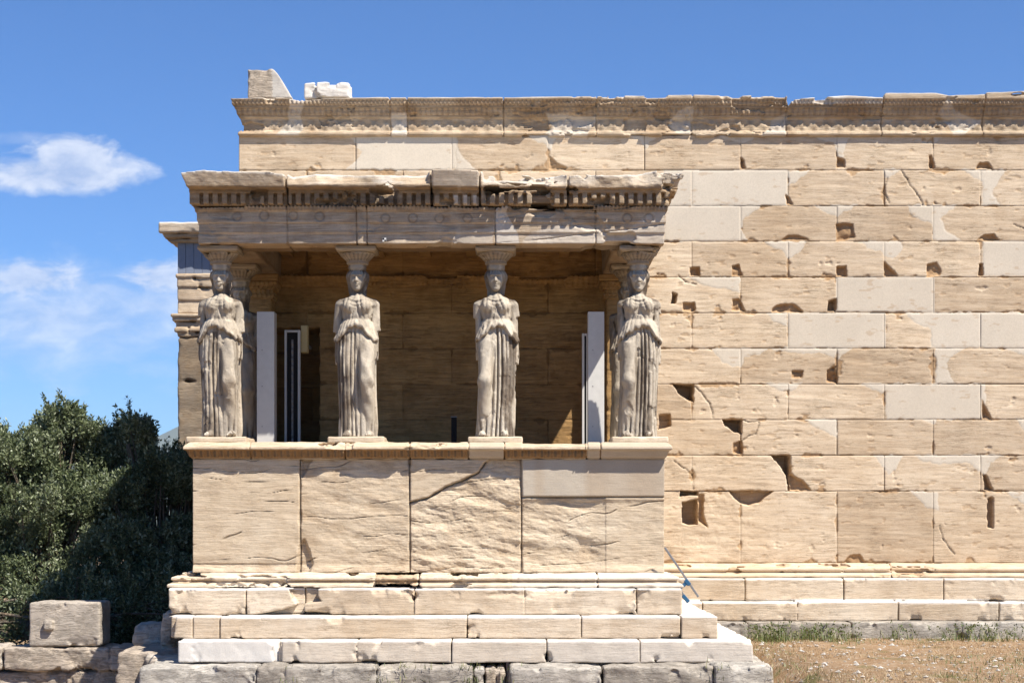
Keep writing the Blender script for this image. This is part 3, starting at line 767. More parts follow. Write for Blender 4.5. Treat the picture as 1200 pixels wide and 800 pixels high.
# ---- three steps and the foundation
def strip(name, pxs, y, z0, z1, mat, seed, amp, chip, th, yb=.5, lo=None, hi=None, h=.011, r=.006, bed=0., attrf=None, extra=None, jit=.008, freq=5):
    xs = jx(pxs, y)
    b = row(xs, y, yb, z0, z1 - .003, jit, rs)
    return blocks(name, b, h, mat, pt, amp=amp, chip=chip, chipth=th, seed=seed, r=r, joint=[(q, z0, z1) for q in xs[1:-1]], bed=bed, attrf=attrf, extra=extra, freq=freq, dmax=.12)
def cutter(polys, y, depth):
    """bite pieces out of the front, outlines in elevation pixels at depth y."""
    Ps = [[(wx(a, y), wz(b, y)) for a, b in P] for P in polys]
    def e(d, X, Y, Z):
        XX, ZZ = np.broadcast_arrays(X[:, 0, :], Z[:, 0, :])
        for P in Ps:
            s = polysd(XX, ZZ, P)[:, None, :]
            d = smax(d, -np.maximum(s, Y - y - depth), .02)
        return d
    return e
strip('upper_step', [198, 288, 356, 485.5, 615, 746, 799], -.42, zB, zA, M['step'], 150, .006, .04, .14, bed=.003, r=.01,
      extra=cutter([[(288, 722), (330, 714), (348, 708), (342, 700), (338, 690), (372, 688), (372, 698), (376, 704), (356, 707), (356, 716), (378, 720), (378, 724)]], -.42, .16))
def at2(x, y, z):
    px = 600 + x * S_(-.72); return dict(tone=.1 + .25 * vn(np.floor(x / 1.1), z * 0, y * 0, 9), och=.12 + 0 * x)
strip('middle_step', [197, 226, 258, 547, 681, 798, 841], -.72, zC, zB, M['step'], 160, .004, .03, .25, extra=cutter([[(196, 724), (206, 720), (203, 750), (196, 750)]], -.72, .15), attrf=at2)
def at3(x, y, z):
    px = 600 + x * S_(-1.0); return dict(new_or_lit=np.where(px < 325, .95, np.where(px > 640, .55, .35)), tone=.12 * vn(np.floor(x / 1.1), z * 0, y * 0, 4) + .1 * (px < 325), och=.1 + 0 * x)
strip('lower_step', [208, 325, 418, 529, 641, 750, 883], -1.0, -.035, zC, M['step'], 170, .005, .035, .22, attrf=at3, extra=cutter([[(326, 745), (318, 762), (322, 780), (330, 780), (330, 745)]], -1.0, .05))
strip('foundation_stones', [162, 300, 334, 441, 553], -1.42, -.75, -.04, M['lime'], 180, .016, .07, .1, yb=.3, h=.014, r=.03, jit=.03, bed=.006)
strip('foundation_stones', [555, 567], -1.3, -.75, -.06, M['lime'], 184, .016, .07, .1, yb=.3, h=.014, r=.03, jit=.03)
strip('foundation_stones', [568, 581, 592], -1.33, -.75, -.08, M['rough'], 185, .016, .07, .1, yb=.3, h=.014, r=.03, jit=.03)
strip('foundation_stones', [597, 706, 837, 906], -1.44, -.75, -.04, M['lime'], 182, .016, .07, .1, yb=.3, h=.014, r=.03, jit=.03, bed=.006)
# lower steps return along the right flank
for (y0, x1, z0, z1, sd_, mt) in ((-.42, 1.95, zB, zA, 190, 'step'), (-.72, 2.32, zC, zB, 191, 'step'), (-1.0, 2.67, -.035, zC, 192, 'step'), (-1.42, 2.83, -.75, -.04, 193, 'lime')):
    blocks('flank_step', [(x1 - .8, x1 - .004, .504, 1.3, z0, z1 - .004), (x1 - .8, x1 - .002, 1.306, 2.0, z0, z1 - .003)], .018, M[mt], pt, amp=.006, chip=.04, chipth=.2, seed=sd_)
boxmesh('porch_floor', [(XL + .46, XR - .46, .51, 2.88, .5, 2.20)], M['inner'], pt, 0)
# ---- epistyle (three fasciae with discs)
YE = .1; zE0, zE1 = 4.79, 5.225
JE = jx([418, 430, 580.5, 698, 337], YE)
discs = [(278, 254), (310, 253), (344, 253), (375, 254), (452, 256), (484, 256), (515, 256), (548, 256), (588, 256), (760, 256), (735, 256)]
def epi_disp(x, y, z):
    px = 600 + x * S_(YE); py = 603 - (z - CZ) * S_(YE)
    b = fbm(x * 2.4, y * 3, z * 4, 4, 200)
    a = .010 * fbm(x * 5, y * 5, z * 8, 3, 201) + jgroove(x, JE, .006, .03)
    brk = sst(.16, .27, b) * np.where((px > 600) & (px < 778), 1, .5)
    a = a + .035 * brk
    for (cx, cy) in discs:
        r = np.hypot(px - cx, (py - cy)) / 5.2
        a = a + .012 * (np.exp(-((r - 1) / .22) ** 2)) * (y < .2)
    a = a + np.where(z > 5.17, .008 * np.cos(x * 2 * np.pi / .045), 0) * (1 - brk)
    ck = np.abs(((z * 3.2 - x * .3 + .5 * fbm(x * .8, y, z * 1.5, 3, 211)) % 1) - .5)
    return a + .02 * (1 - sst(0, .035, ck)) * sst(0, .2, fbm(x * 1.3, y, z, 2, 213))
def epi_attr(x, y, z):
    px = 600 + x * S_(YE); py = 603 - (z - CZ) * S_(YE)
    ins = inpoly(px, py, [(580, 240), (597, 240), (593, 250), (600, 262), (607, 274), (609, 288), (580, 288)], .6)
    pl = inpoly(px + 4 * fbm(x * 6, z * 6, y * 0, 2, 3), py, [(525, 288), (534, 272), (578, 266), (578, 288)], 1)
    pl2 = inpoly(px + 4 * fbm(x * 6, z * 6, y * 0, 2, 3), py + 3 * fbm(x * 5, z * 5, y * 0, 2, 8), [(612, 286), (622, 272), (650, 264), (665, 268), (690, 263), (698, 268), (735, 270), (778, 240), (779, 286)], 1)
    b = fbm(x * 2.4, y * 3, z * 4, 4, 200)
    ring = np.zeros(len(x))
    for (cx, cy) in discs:
        ring = np.maximum(ring, np.exp(-((np.hypot(px - cx, py - cy) / 5.2 - 1) / .2) ** 2) * (y < .2))
    cem = .0
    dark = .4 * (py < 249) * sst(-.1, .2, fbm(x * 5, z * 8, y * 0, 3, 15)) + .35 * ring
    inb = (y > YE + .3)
    return dict(new_or_lit=np.maximum(ins, .55 * np.maximum(pl, pl2)), dark=np.clip(dark * (1 - ins) + .55 * inb, 0, 1), och=.5 * (z < 4.8) + .5 * inb + .25 * (py < 249), tone=.25 * vn(np.floor(px / 90), z * 0, y * 0, 3))
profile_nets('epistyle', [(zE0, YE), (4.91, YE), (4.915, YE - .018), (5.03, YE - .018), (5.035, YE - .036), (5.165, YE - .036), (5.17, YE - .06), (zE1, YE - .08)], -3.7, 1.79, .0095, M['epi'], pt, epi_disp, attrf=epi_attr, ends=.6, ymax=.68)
for s in (0, 1):
    a = (-3.69, -3.12) if s == 0 else (1.21, 1.78)
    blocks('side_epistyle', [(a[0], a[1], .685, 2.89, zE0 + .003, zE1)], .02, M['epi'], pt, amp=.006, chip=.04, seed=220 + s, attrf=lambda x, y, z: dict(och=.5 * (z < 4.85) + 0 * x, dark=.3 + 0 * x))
# ---- dentil cornice
def cor_y(px): return np.interp(px, [200, 330, 345, 420, 500, 560, 615, 660, 700, 800], [-.26, -.24, -.25, -.24, -.235, -.22, -.19, -.16, -.15, -.17])
def cor_top(px): return np.interp(px, [200, 240, 275, 300, 338, 342, 370, 410, 430, 500, 505, 562, 570, 660, 668, 740, 772, 778, 790, 800, 815], [205, 201, 202, 202, 205, 207, 203, 204, 206, 204, 200, 200, 203, 202, 204, 203, 198, 195, 197, 199, 206])
def cornice_sdf(X, Y, Z):
    px = 600 + X * S_(-.18)
    yc_ = cor_y(px)
    e = -.18
    lo = sbox(X, Y, Z, XL + .03, XR + .01, .035, 2.93, 5.226, 5.40, .004)         # body behind the dentils
    XRr, XLl = 1.99, -3.83
    brk = np.interp(px, [200, 332, 345, 370, 415, 430, 480, 500, 505, 562, 568, 590, 610, 650, 664, 670, 700, 740, 780, 815], [0, 0, .9, .5, 1, .4, .9, .7, 0, 0, .9, .6, 1, 1, .3, .2, .45, .3, .5, .5])
    brk = brk * np.clip(.7 + 1.5 * fbm(X * 2.6, X * 0, X * 0 + 3.3, 3, 66), .1, 1.4)
    co_ = np.maximum(np.maximum(yc_ + brk * np.maximum(0, Z - 5.43) * 1.5 + (5.56 - Z) * .35 - Y, Y - 2.93), np.maximum(5.40 - Z, Z - wz(cor_top(px), -.18)))
    co_ = np.maximum(co_, np.maximum(XLl + (5.56 - Z) * .35 - X, X - XRr + (5.56 - Z) * .35))
    bed = sbox(X, Y, Z, XL - .035, XR + .075, -.06, 2.93, 5.36, 5.41, .01)
    # dentils
    per = .108; ph = ((X + 3.74) / per) % 1.0
    dx = (np.abs(ph - .5) - .29) * per
    px2 = px
    den = np.maximum(np.maximum(dx, -.055 - Y), np.maximum(5.232 - Z, Z - 5.37)); den = np.maximum(den, Y - .05); den = np.maximum(den, np.maximum(XL - .02 - X, X - XR - .06))
    ds = ((Y + 3.74) / per) % 1.0; dy = (np.abs(ds - .5) - .29) * per
    dens = np.maximum(np.maximum(dy, np.maximum(XL - .03 - X, X - XR - .07)), np.maximum(np.maximum(5.232 - Z, Z - 5.37), np.maximum(-.05 - Y, Y - 2.9)))
    dens = np.maximum(dens, np.minimum(X - XL - .03, XR + .0 - X))
    d = np.minimum(np.minimum(lo, co_), np.minimum(bed, np.minimum(den, dens)))
    # hollow so that the roof is not one lump over the ceiling
    return d
def cor_disp(x, y, z):
    px = 600 + x * S_(-.18)
    b = fbm(x * 2.7, y * 3, z * 4, 4, 240)
    low = 1 - sst(5.34, 5.42, z)
    dam = np.interp(px, [200, 330, 345, 500, 505, 560, 568, 610, 620, 666, 670, 800], [-.06, -.05, .1, .1, -.3, -.3, .2, .2, .1, .12, .12, .14])
    a = .011 * fbm(x * 5, y * 5, z * 5, 3, 241) * (1 - .7 * low)
    a = a + (.065 * sst(.26 - dam, .36 - dam, b)) * (1 - low) + .04 * sst(.3 - dam * .7, .36 - dam * .7, b) * low
    a = a + jgroove(x, jx([335, 505, 562, 666], -.18), .009, .06)
    fine = terr(fbm(x * 7, y * 7, z * 9, 4, 244) * 6, .3) / 6
    return a + .022 * fine * np.where(px > 668, 1.3, .5) * (1 - low) * np.where((px > 505) & (px < 562), 0, 1)
def cor_attr(x, y, z):
    px = 600 + x * S_(-.18); b = fbm(x * 2.7, y * 3, z * 4, 4, 240)
    up = sst(5.42, 5.47, z)
    tp = sst(-.03, .01, z - wz(cor_top(px) + 1.5, -.18))
    nwb = ((px > 503) & (px < 563) & (z > 5.42)).astype(float)
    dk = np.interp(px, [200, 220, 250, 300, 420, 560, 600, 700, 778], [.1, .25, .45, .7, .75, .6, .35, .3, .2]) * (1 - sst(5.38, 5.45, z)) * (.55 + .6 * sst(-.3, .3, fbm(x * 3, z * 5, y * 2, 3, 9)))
    patch = .9 * inpoly(px, z, [(536, 5.22), (540, 5.22), (540, 5.4), (536, 5.4)], .3)
    patch = np.maximum(patch, .9 * (((px > 531) & (px < 538)) | ((px > 543) & (px < 550)) | ((px > 554) & (px < 561))) * (z < 5.33) * (z > 5.23))
    lit_pale = .85 * up * np.interp(px, [200, 335, 345, 500, 505, 562, 566, 600, 620, 670, 800], [.15, .2, .8, .8, .1, .1, .8, .8, .5, .5, .35]) * sst(-.1, .15, b + .12)  # broken upper cornice coloured paler, as if sun caught it
    nw = np.clip(np.maximum(np.maximum(.85 * tp, lit_pale), patch) * (1 - nwb), 0, 1)
    return dict(new_or_lit=np.maximum(nw, .35 * nwb), dark=np.clip(dk * (1 - patch), 0, 1), och=np.clip(.5 * (z < 5.42) * (z > 5.33) + .3 * (z < 5.3) + .7 * (y > .3) * (z < 5.4), 0, 1), tone=0 * x)
lo_ = (-3.95, -.36, 5.19); hi_ = (2.1, 2.96, 5.70)
def _cf(X, Y, Z):
    return cornice_sdf(X, Y, Z)
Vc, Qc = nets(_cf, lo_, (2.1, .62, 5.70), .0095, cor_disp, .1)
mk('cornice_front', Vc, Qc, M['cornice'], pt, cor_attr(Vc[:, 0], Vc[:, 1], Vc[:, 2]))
Vc, Qc = nets(lambda X, Y, Z: np.maximum(_cf(X, Y, Z), .585 - Y), (-3.95, .55, 5.19), hi_, .024, cor_disp, .1)
mk('roof_slab', Vc, Qc, M['cornice'], pt, cor_attr(Vc[:, 0], Vc[:, 1], Vc[:, 2]))
# coffered ceiling beams
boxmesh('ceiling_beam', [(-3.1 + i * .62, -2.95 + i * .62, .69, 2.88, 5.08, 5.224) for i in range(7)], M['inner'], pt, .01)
# ---- antae at the wall, inside
def anta(cx):
    a = thing('anta_pier', '', 'pier')
    return a
for cx, side in ((-3.40, 'left'), (1.45, 'right')):
    ob = blocks('anta_pier', [(cx - .2, cx + .2, 2.5, 2.86, 2.30, 4.62)], .018, M['inner'], pt, amp=.005, chip=.03, seed=260, joint=())
    def cap(X, Y, Z, cx=cx):
        d = None
        for (g, z0, z1) in ((.02, 4.47, 4.49), (.03, 4.50, 4.53), (.015, 4.53, 4.60), (.05, 4.60, 4.64), (.075, 4.64, 4.69), (.10, 4.70, 4.785)):
            q = sbox(X, Y, Z, cx - .2 - g, cx + .2 + g, 2.5 - g, 2.86, z0, z1 + .004, .006); d = q if d is None else np.minimum(d, q)
        return d
    Vv, Q = nets(cap, (cx - .36, 2.35, 4.42), (cx + .36, 2.9, 4.83), .009, lambda x, y, z: .006 * fbm(x * 9, y * 9, z * 9, 3, 5) + .006 * np.cos((x + y) * 2 * np.pi / .06) * (z < 4.69) * (z > 4.5))
    mk('anta_capital', Vv, Q, M['inner'], ob)
# ================================================================== CARYATIDS
YS = .42
def loft(X, Y, Z, zs, a, b, cx=0, cy=0, p=2.3):
    A_ = np.interp(Z, zs, a); B_ = np.interp(Z, zs, b)
    dx = X - cx; dy = Y - cy
    k = (np.abs(dx / A_) ** p + np.abs(dy / B_) ** p) ** (1 / p) + 1e-6
    return (1 - 1 / k) * np.sqrt(dx * dx + dy * dy)


def figure_mesh(seed, mir=1, h=.0078, erode=.5, arms=(1, 1), damage_face=0., foldn=23.0, turn=0.0, kol=0.0, depth=.03):
    rr = np.random.default_rng(seed)

    def f(X0, Y, Z):
        X = X0 * mir
        X, Y, Z = np.broadcast_arrays(X, Y, Z)
        X = X + .018 * np.sin((Z - .2) * 2.2) * (Z < 1.7)          # hip swing over the standing leg
        th = np.arctan2(X, -Y + .02)
        # ---------- skirt
        sk = loft(X, Y, Z, [0, .03, .3, .7, 1.0, 1.2, 1.33, 1.42], [.250, .244, .224, .226, .240, .228, .18, .155], [.205, .20, .185, .185, .18, .17, .14, .12])
        wv = .35 * np.sin(th * 3 + seed) + .22 * np.sin(Z * 2.6 + th * 5 + seed * 1.7) + .10 * np.sin(Z * 7 + th * 9)
        ph = th * foldn * .5 + wv
        g = np.abs(np.sin(ph)) ** .5
        g2 = np.abs(np.sin(ph * 2.03 + .7)) ** .8
        hug = np.exp(-((th - .62) / .46) ** 2) * sst(.02, .35, Z)      # where the cloth clings to the bent leg
        fold = (depth * (.75 + .5 * np.sin(th * 6.3 + seed)) * (1 - g) + .004 * (1 - g2) + .006) * (1 - .93 * hug)
        # clinging cloth: few oblique wrinkles
        fold = fold + hug * (.018 * (1 - np.abs(np.sin((Z * 1.0 + X * 4.5) * 6.5 + seed)) ** .4) * sst(.35, .65, np.sin(Z * 3.3 + seed) * .5 + .5))
        sk = sk + fold * (1 - sst(1.2, 1.36, Z) * .7)
        sk = np.maximum(sk, (Z - 1.44))
        # bent leg
        lg = cone(X, Y, Z, (.115, -.07, 1.10), (.135, -.205, .66), .112, .082)
        lg = smin(lg, cone(X, Y, Z, (.135, -.205, .66), (.15, -.075, .10), .080, .056), .05)
        sk = smin(sk, lg + .006 * np.sin(Z * 22 + X * 40) * hug, .035)
        # channel between the legs
        ch = np.exp(-((X - .03 - .02 * np.sin(Z * 3)) / .022) ** 2) * (Y < 0) * sst(.1, .4, Z) * (1 - sst(.95, 1.1, Z)); sk = sk + .03 * ch
        # feet
        for fx, fy in ((.155, -.20), (-.11, -.19)):
            sk = smin(sk, ell(X, Y, Z, (fx, fy, .03), (.05, .105, .042)), .02)
            for t in range(4): sk = np.minimum(sk, ell(X, Y, Z, (fx - .033 + t * .021, fy - .09 + .006 * t, .02), (.011, .03, .018)))
        # ---------- upper garment with pouched overfold
        ax_ = np.abs(X)
        zh = 1.295 + kol - .17 * sst(.05, .27, ax_) + .010 * np.sin(th * 15 + seed) + .02 * np.sin(th * 4 + seed)
        up = loft(X, Y, Z, [1.0, 1.15, 1.25, 1.33, 1.42, 1.5, 1.58, 1.64, 1.69, 1.73], [.252, .248, .236, .212, .172, .180, .192, .175, .10, .058],
                  [.195, .195, .19, .178, .145, .145, .15, .138, .10, .062])
        up = up - .026 * np.exp(-((Z - zh - .035) / .035) ** 2)
        up = up + .012 * np.exp(-((Z - 1.40) / .02) ** 2)
        kfold = .013 * (1 - np.abs(np.sin(th * 12 + 1.2 * np.sin(th * 3 + seed))) ** .7) * sst(1.47, 1.36, Z)
        up = up + kfold
        # breasts
        for s in (-1, 1): up = smin(up, ell(X, Y, Z, (s * .088, -.115, 1.555), (.074, .072, .074)), .045)
        # V shaped gathers between the shoulders
        vph = (ax_ * 1.0 + (Z - 1.36) * .22) * 115 + 1.2 * np.sin(X * 21 + Z * 11 + seed)
        vf = (1 - np.abs(np.sin(vph * .5)) ** .55) * .019 * np.exp(-((ax_ - .05) / .12) ** 2) * sst(1.38, 1.44, Z) * (Y < 0)
        cat = (1 - np.abs(np.sin(((Z - 1.60) - 3.2 * X * X) * 70 + .4 * seed)) ** .6) * .009 * (ax_ < .085) * sst(1.50, 1.56, Z) * (Y < 0)
        up = up + vf + cat
        # neckline
        up = up - .010 * np.exp(-((Z - 1.655 + .35 * np.maximum(0, .09 - ax_)) / .012) ** 2) * (Y < 0) * (ax_ < .19)
        up = np.maximum(np.maximum(up, (zh - Z) * .7), Z - 1.715)
        d = np.minimum(sk, up)
        # ---------- shoulders, arms
        d = smin(d, np.minimum(cone(X, Y, Z, (0, .01, 1.66), (.195, .01, 1.60), .048, .058), cone(X, Y, Z, (0, .01, 1.66), (-.195, .01, 1.60), .048, .058)), .03)
        for i, s in enumerate((-1, 1)):
            if arms[i] > 0:
                zl_ = 1.60 - .34 * arms[i]
                a_ = cone(X, Y, Z, (s * .212, .02, 1.585), (s * .246, .06, 1.25), .058, .044)
                a_ = np.maximum(a_, (zl_ + .05 * s * (X - s * .25) * 4 - Z))
                d = smin(d, a_, .012)
            # mantle behind the arm falling in zig-zags at the flank
            mz = .93 + .05 * np.sin(Y * 50) + (.05 if s > 0 else 0)
            fl = loft(X, Y, Z, [.85, 1.0, 1.3, 1.6, 1.66], [.05, .058, .05, .045, .02], [.115, .12, .11, .10, .05], s * .205, .07, 2.0)
            fl = fl + .014 * (1 - np.abs(np.sin(Y * 62 + Z * 2)) ** .6)
            d = smin(d, np.maximum(fl, np.maximum(mz - Z, Z - 1.64)), .012)
        # mantle down the back
        bk = loft(X, Y, Z, [.0, .15, 1.0, 1.6, 1.68], [.22, .235, .23, .20, .1], [.07, .07, .06, .06, .03], 0, .145, 3.0) + .018 * (1 - np.abs(np.sin(X * 48 + .6 * np.sin(Z * 3))) ** .7)
        d = smin(d, np.maximum(bk, np.maximum(.02 - Z, Z - 1.67)), .02)
        # ---------- neck, hair, head
        d = smin(d, cone(X, Y, Z, (0, .01, 1.62), (0, -.005, 1.82), .062, .054), .02)
        hair = cone(X, Y, Z, (0, .085, 1.58), (0, .05, 1.93), .060, .098)
        for s in (-1, 1):
            hair = smin(hair, cone(X, Y, Z, (s * .085, .03, 1.88), (s * .070, .035, 1.68), .032, .020), .02)
            hair = smin(hair, cone(X, Y, Z, (s * .070, .03, 1.68), (s * .095, -.085, 1.61), .020, .015), .015)
        hair = smin(hair, ell(X, Y, Z, (0, .02, 1.925), (.128, .128, .092)), .03)
        hair = hair + .011 * np.sin(np.arctan2(X, Y) * 16 + Z * 46)
        xt = X * np.cos(turn) - Y * np.sin(turn); yt = X * np.sin(turn) + Y * np.cos(turn)
        face = ell(xt, yt, Z, (0, -.032, 1.872), (.088, .104, .125))
        face = smin(face, ell(xt, yt, Z, (0, -.088, 1.775), (.036, .035, .030)), .03)      # chin
        q = 1 - damage_face
        face = smin(face, cone(xt, yt, Z, (0, -.130, 1.915), (0, -.156 + .018 * damage_face, 1.860), .010, .018), .012)   # nose
        face = smin(face, ell(xt, yt, Z, (0, -.118, 1.932), (.066, .026, .013)), .015)    # brow
        for s in (-1, 1):
            face = smax(face, -ell(xt, yt, Z, (s * .036, -.142, 1.904), (.023, .032, .016)), .008)
            face = smin(face, ell(xt, yt, Z, (s * .036, -.112, 1.903), (.015, .012, .009)), .004)
            face = smin(face, ell(xt, yt, Z, (s * .046, -.092, 1.856), (.026, .024, .026)), .02)
        face = smin(face, ell(xt, yt, Z, (0, -.130, 1.826), (.026, .016, .0075)), .004)
        face = smin(face, ell(xt, yt, Z, (0, -.126, 1.808), (.021, .016, .0075)), .004)
        d = smin(d, np.minimum(hair, face), .008)
        # cushion carrying the capital
        rr_ = np.sqrt(X * X + (Y - .005) ** 2)
        cu = np.maximum(rr_ - np.interp(Z, [1.985, 2.0, 2.03, 2.05, 2.075], [.075, .10, .112, .105, .12]), np.maximum(1.98 - Z, Z - 2.075))
        d = np.minimum(d, cu)
        return np.maximum(d, -Z)

    def disp(x, y, z):
        a = erode * (.010 * fbm(x * 11, y * 11, z * 11, 3, seed) + .016 * sst(.18, .4, fbm(x * 7 + 5, y * 7, z * 6, 4, seed + 3)))
        return a * np.where(z > 1.78, .45 + damage_face, 1.0)
    return nets(f, (-.36, -.34, -.02), (.36, .30, 2.10), h, disp, .05)


def capital_parts(parent, seed, base_z):
    def f(X, Y, Z):
        r = np.sqrt(X * X + Y * Y); th = np.arctan2(X, Y)
        pr = np.interp(Z, [2.062, 2.075, 2.085, 2.095, 2.12, 2.16, 2.19, 2.20], [.115, .132, .132, .126, .148, .19, .208, .205])
        egg = .5 + .5 * np.cos(th * 22)
        pr = pr - .009 * (1 - egg ** .5) * sst(2.09, 2.11, Z) * sst(2.20, 2.18, Z) - .006 * (.5 + .5 * np.cos(th * 44)) * ((Z > 2.07) & (Z < 2.092))
        return np.maximum((r - pr) * .8, np.maximum(2.062 - Z, Z - 2.198))
    Vv, Q = nets(f, (-.26, -.26, 2.04), (.26, .26, 2.22), .0075, lambda x, y, z: .007 * fbm(x * 14, y * 14, z * 14, 3, seed) + .02 * sst(.22, .4, fbm(x * 8, y * 8, z * 8, 3, seed + 4)))
    th = np.arctan2(Vv[:, 0], Vv[:, 1])
    o = mk('capital', Vv, Q, M['capital'], parent, dict(dark=.45 * (np.cos(th * 22) < -.35) * (Vv[:, 2] > 2.1) * (Vv[:, 2] < 2.185), tone=0 * th))
    Vv, Q = nets(lambda X, Y, Z: np.minimum(sbox(X, Y, Z, -.24, .24, -.24, .24, 2.215, 2.262, .008), sbox(X, Y, Z, -.225, .225, -.225, .225, 2.199, 2.24, .006)), (-.27, -.27, 2.18), (.27, .27, 2.29), .0085,
                 lambda x, y, z: .006 * fbm(x * 9, y * 9, z * 9, 3, seed) + .02 * sst(.25, .4, fbm(x * 6, y * 6, z * 6, 3, seed + 5)))
    mk('abacus', Vv, Q, M['capital'], o)


ZS = 2.525
KAR = [  # px, mirror, seed, options, label
    (259, 1, 3, dict(erode=.8, damage_face=.8, arms=(.45, 1), depth=.048), 'caryatid statue at the left front corner, face worn smooth, standing before the grey pilaster'),
    (419, 1, 8, dict(erode=.45, damage_face=0., arms=(1, .95), depth=.052), 'caryatid statue with the best preserved face, second from the left'),
    (581, -1, 15, dict(erode=.6, damage_face=.3, arms=(.45, .5), depth=.06), 'caryatid statue with both arms broken above the elbow, just right of the porch middle'),
    (748, -1, 22, dict(erode=.95, damage_face=.9, arms=(.35, 0), depth=.066, foldn=25), 'caryatid statue with deeply furrowed skirt at the right front corner against the sunlit wall')]
meshes = []
for i, (px, mir, seed, opt, lab) in enumerate(KAR):
    t = thing('caryatid', lab, 'statue', 'caryatid statues carrying the porch roof', (wx(px, YS), YS, ZS))
    Vv, Q = figure_mesh(seed, mir, **opt)
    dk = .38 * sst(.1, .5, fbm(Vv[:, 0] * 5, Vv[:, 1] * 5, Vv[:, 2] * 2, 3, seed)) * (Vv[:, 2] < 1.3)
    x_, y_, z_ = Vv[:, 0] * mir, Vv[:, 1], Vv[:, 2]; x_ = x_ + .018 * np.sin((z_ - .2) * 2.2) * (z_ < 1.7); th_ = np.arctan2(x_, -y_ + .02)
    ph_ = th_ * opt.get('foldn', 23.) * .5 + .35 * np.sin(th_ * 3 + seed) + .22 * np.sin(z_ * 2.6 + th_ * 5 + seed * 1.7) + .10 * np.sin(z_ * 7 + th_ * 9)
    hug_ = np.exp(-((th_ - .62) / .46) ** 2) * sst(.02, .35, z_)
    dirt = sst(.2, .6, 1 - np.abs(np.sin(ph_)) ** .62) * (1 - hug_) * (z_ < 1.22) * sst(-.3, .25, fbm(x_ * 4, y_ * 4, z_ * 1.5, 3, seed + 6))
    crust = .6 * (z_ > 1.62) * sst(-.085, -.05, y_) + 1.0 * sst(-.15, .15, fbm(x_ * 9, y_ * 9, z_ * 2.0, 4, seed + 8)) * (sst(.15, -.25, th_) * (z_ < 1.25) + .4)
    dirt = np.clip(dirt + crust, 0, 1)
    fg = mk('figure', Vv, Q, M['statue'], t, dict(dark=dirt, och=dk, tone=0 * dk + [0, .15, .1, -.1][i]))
    capital_parts(t, seed, 0)
    p = blocks('plinth', [((-.355, .36), (-.32, .345), (-.325, .32), (-.34, .33))[i] + (-.34, .30) + (-.078, -.004)], .012, M['dado'], t, amp=.005, chip=.02, seed=300 + i)
    meshes.append((t, fg))
# the two at the flanks stand behind the corner pair
for (x, src, lab) in ((-3.486, 0, 'shadowed caryatid statue on the left flank, half hidden behind the left corner one'), (1.50, 3, 'shadowed caryatid statue on the right flank, hidden behind the right corner one')):
    s = meshes[src][0]; c = s.copy(); COL.objects.link(c); c.location = (x, 1.78, ZS); c['label'] = lab
    for ch in list(s.children):
        k = ch.copy(); COL.objects.link(k); k.parent = c
        for g in list(ch.children):
            q = g.copy(); COL.objects.link(q); q.parent = k

# ================================================================== modern posts, frames, box in the porch
def post(px0, px1, pytop, y, lab):
    x0, x1 = wx(px0, y), wx(px1, y); z1 = wz(pytop, y)
    t = thing('metal_post', lab, 'post', 'white boxed posts inside the porch', ((x0 + x1) / 2, y + .08, 2.20))
    w = (x1 - x0) / 2; H = z1 - 2.2
    boxmesh('post_casing', [(-w, w, -.08, .12, .004, H)], M['post'], t, .006)
    for z in (.5, 1.0, 1.45): boxmesh('screw', [(-.006 - w * .4, .006 - w * .4, -.084, -.0805, z - .006, z + .006)], M['steel'], t, .002)
    boxmesh('foot_plate', [(-w - .03, w + .03, -.11, .15, .0, .012)], M['steel'], t, .002)
    return t
post(301, 321.5, 365, 1.15, 'white boxed metal post standing beside the left corner statue')
post(689, 708, 365, 1.15, 'white boxed metal post standing beside the right corner statue, a shard of sun on it')
def frame(px0, px1, pytop, y, lab, track=True):
    x0, x1 = wx(px0, y), wx(px1, y); H = wz(pytop, y) - 2.2; w = (x1 - x0) / 2
    t = thing('guard_frame', lab, 'frame', None, ((x0 + x1) / 2, y, 2.20))
    boxmesh('frame_rail', [(-w, -w + .028, -.05, .05, .003, H), (w - .028, w, -.05, .05, .003, H), (-w + .03, w - .03, -.05, .05, H - .03, H - .002), (-w + .03, w - .03, -.05, .05, .003, .04)], M['post'], t, .003)
    boxmesh('dark_infill', [(-w + .03, w - .03, -.02, .03, .042, H - .032)], M['black'], t, 0)
    if track:
        zz = np.arange(.1, H - .1, .0275); V = []; Q = []
        for i_, z_ in enumerate(zz):
            yf = -.036 if i_ % 4 < 2 else -.024
            V += [(-.012, yf, z_), (.012, yf, z_), (.012, -.0205, z_), (-.012, -.0205, z_)]
            if i_: a_ = i_ * 4; Q += [[a_ - 4 + k, a_ - 4 + (k + 1) % 4, a_ + (k + 1) % 4, a_ + k] for k in range(4)]
        Q += [[3, 2, 1, 0], [len(V) - 4, len(V) - 3, len(V) - 2, len(V) - 1]]
        mk('toothed_rack', V, Q, M['steel'], t, smooth=False)
    return t
frame(334, 352, 387, 2.2, 'slim white frame with black toothed infill right of the left post')
frame(682, 689.5, 391, 1.7, 'narrow pale frame with dark infill tight beside the right post', False)
y = 2.3; t = thing('junction_box', 'small cream box hanging high beside the slim toothed frame', 'box', None, (wx(356.5, y), y, wz(413, y)))
bx = boxmesh('box_body', [(-.045, .045, 0, .14, .0, wz(381, y) - wz(413, y))], M['cream'], t, .008)
boxmesh('box_lid', [(-.04, .04, -.012, -.001, .01, wz(381, y) - wz(413, y) - .01)], M['cream'], t, .004)
boxmesh('bracket', [(-.02, .02, .14, .6, .1, .14)], M['steel'], t, .002)
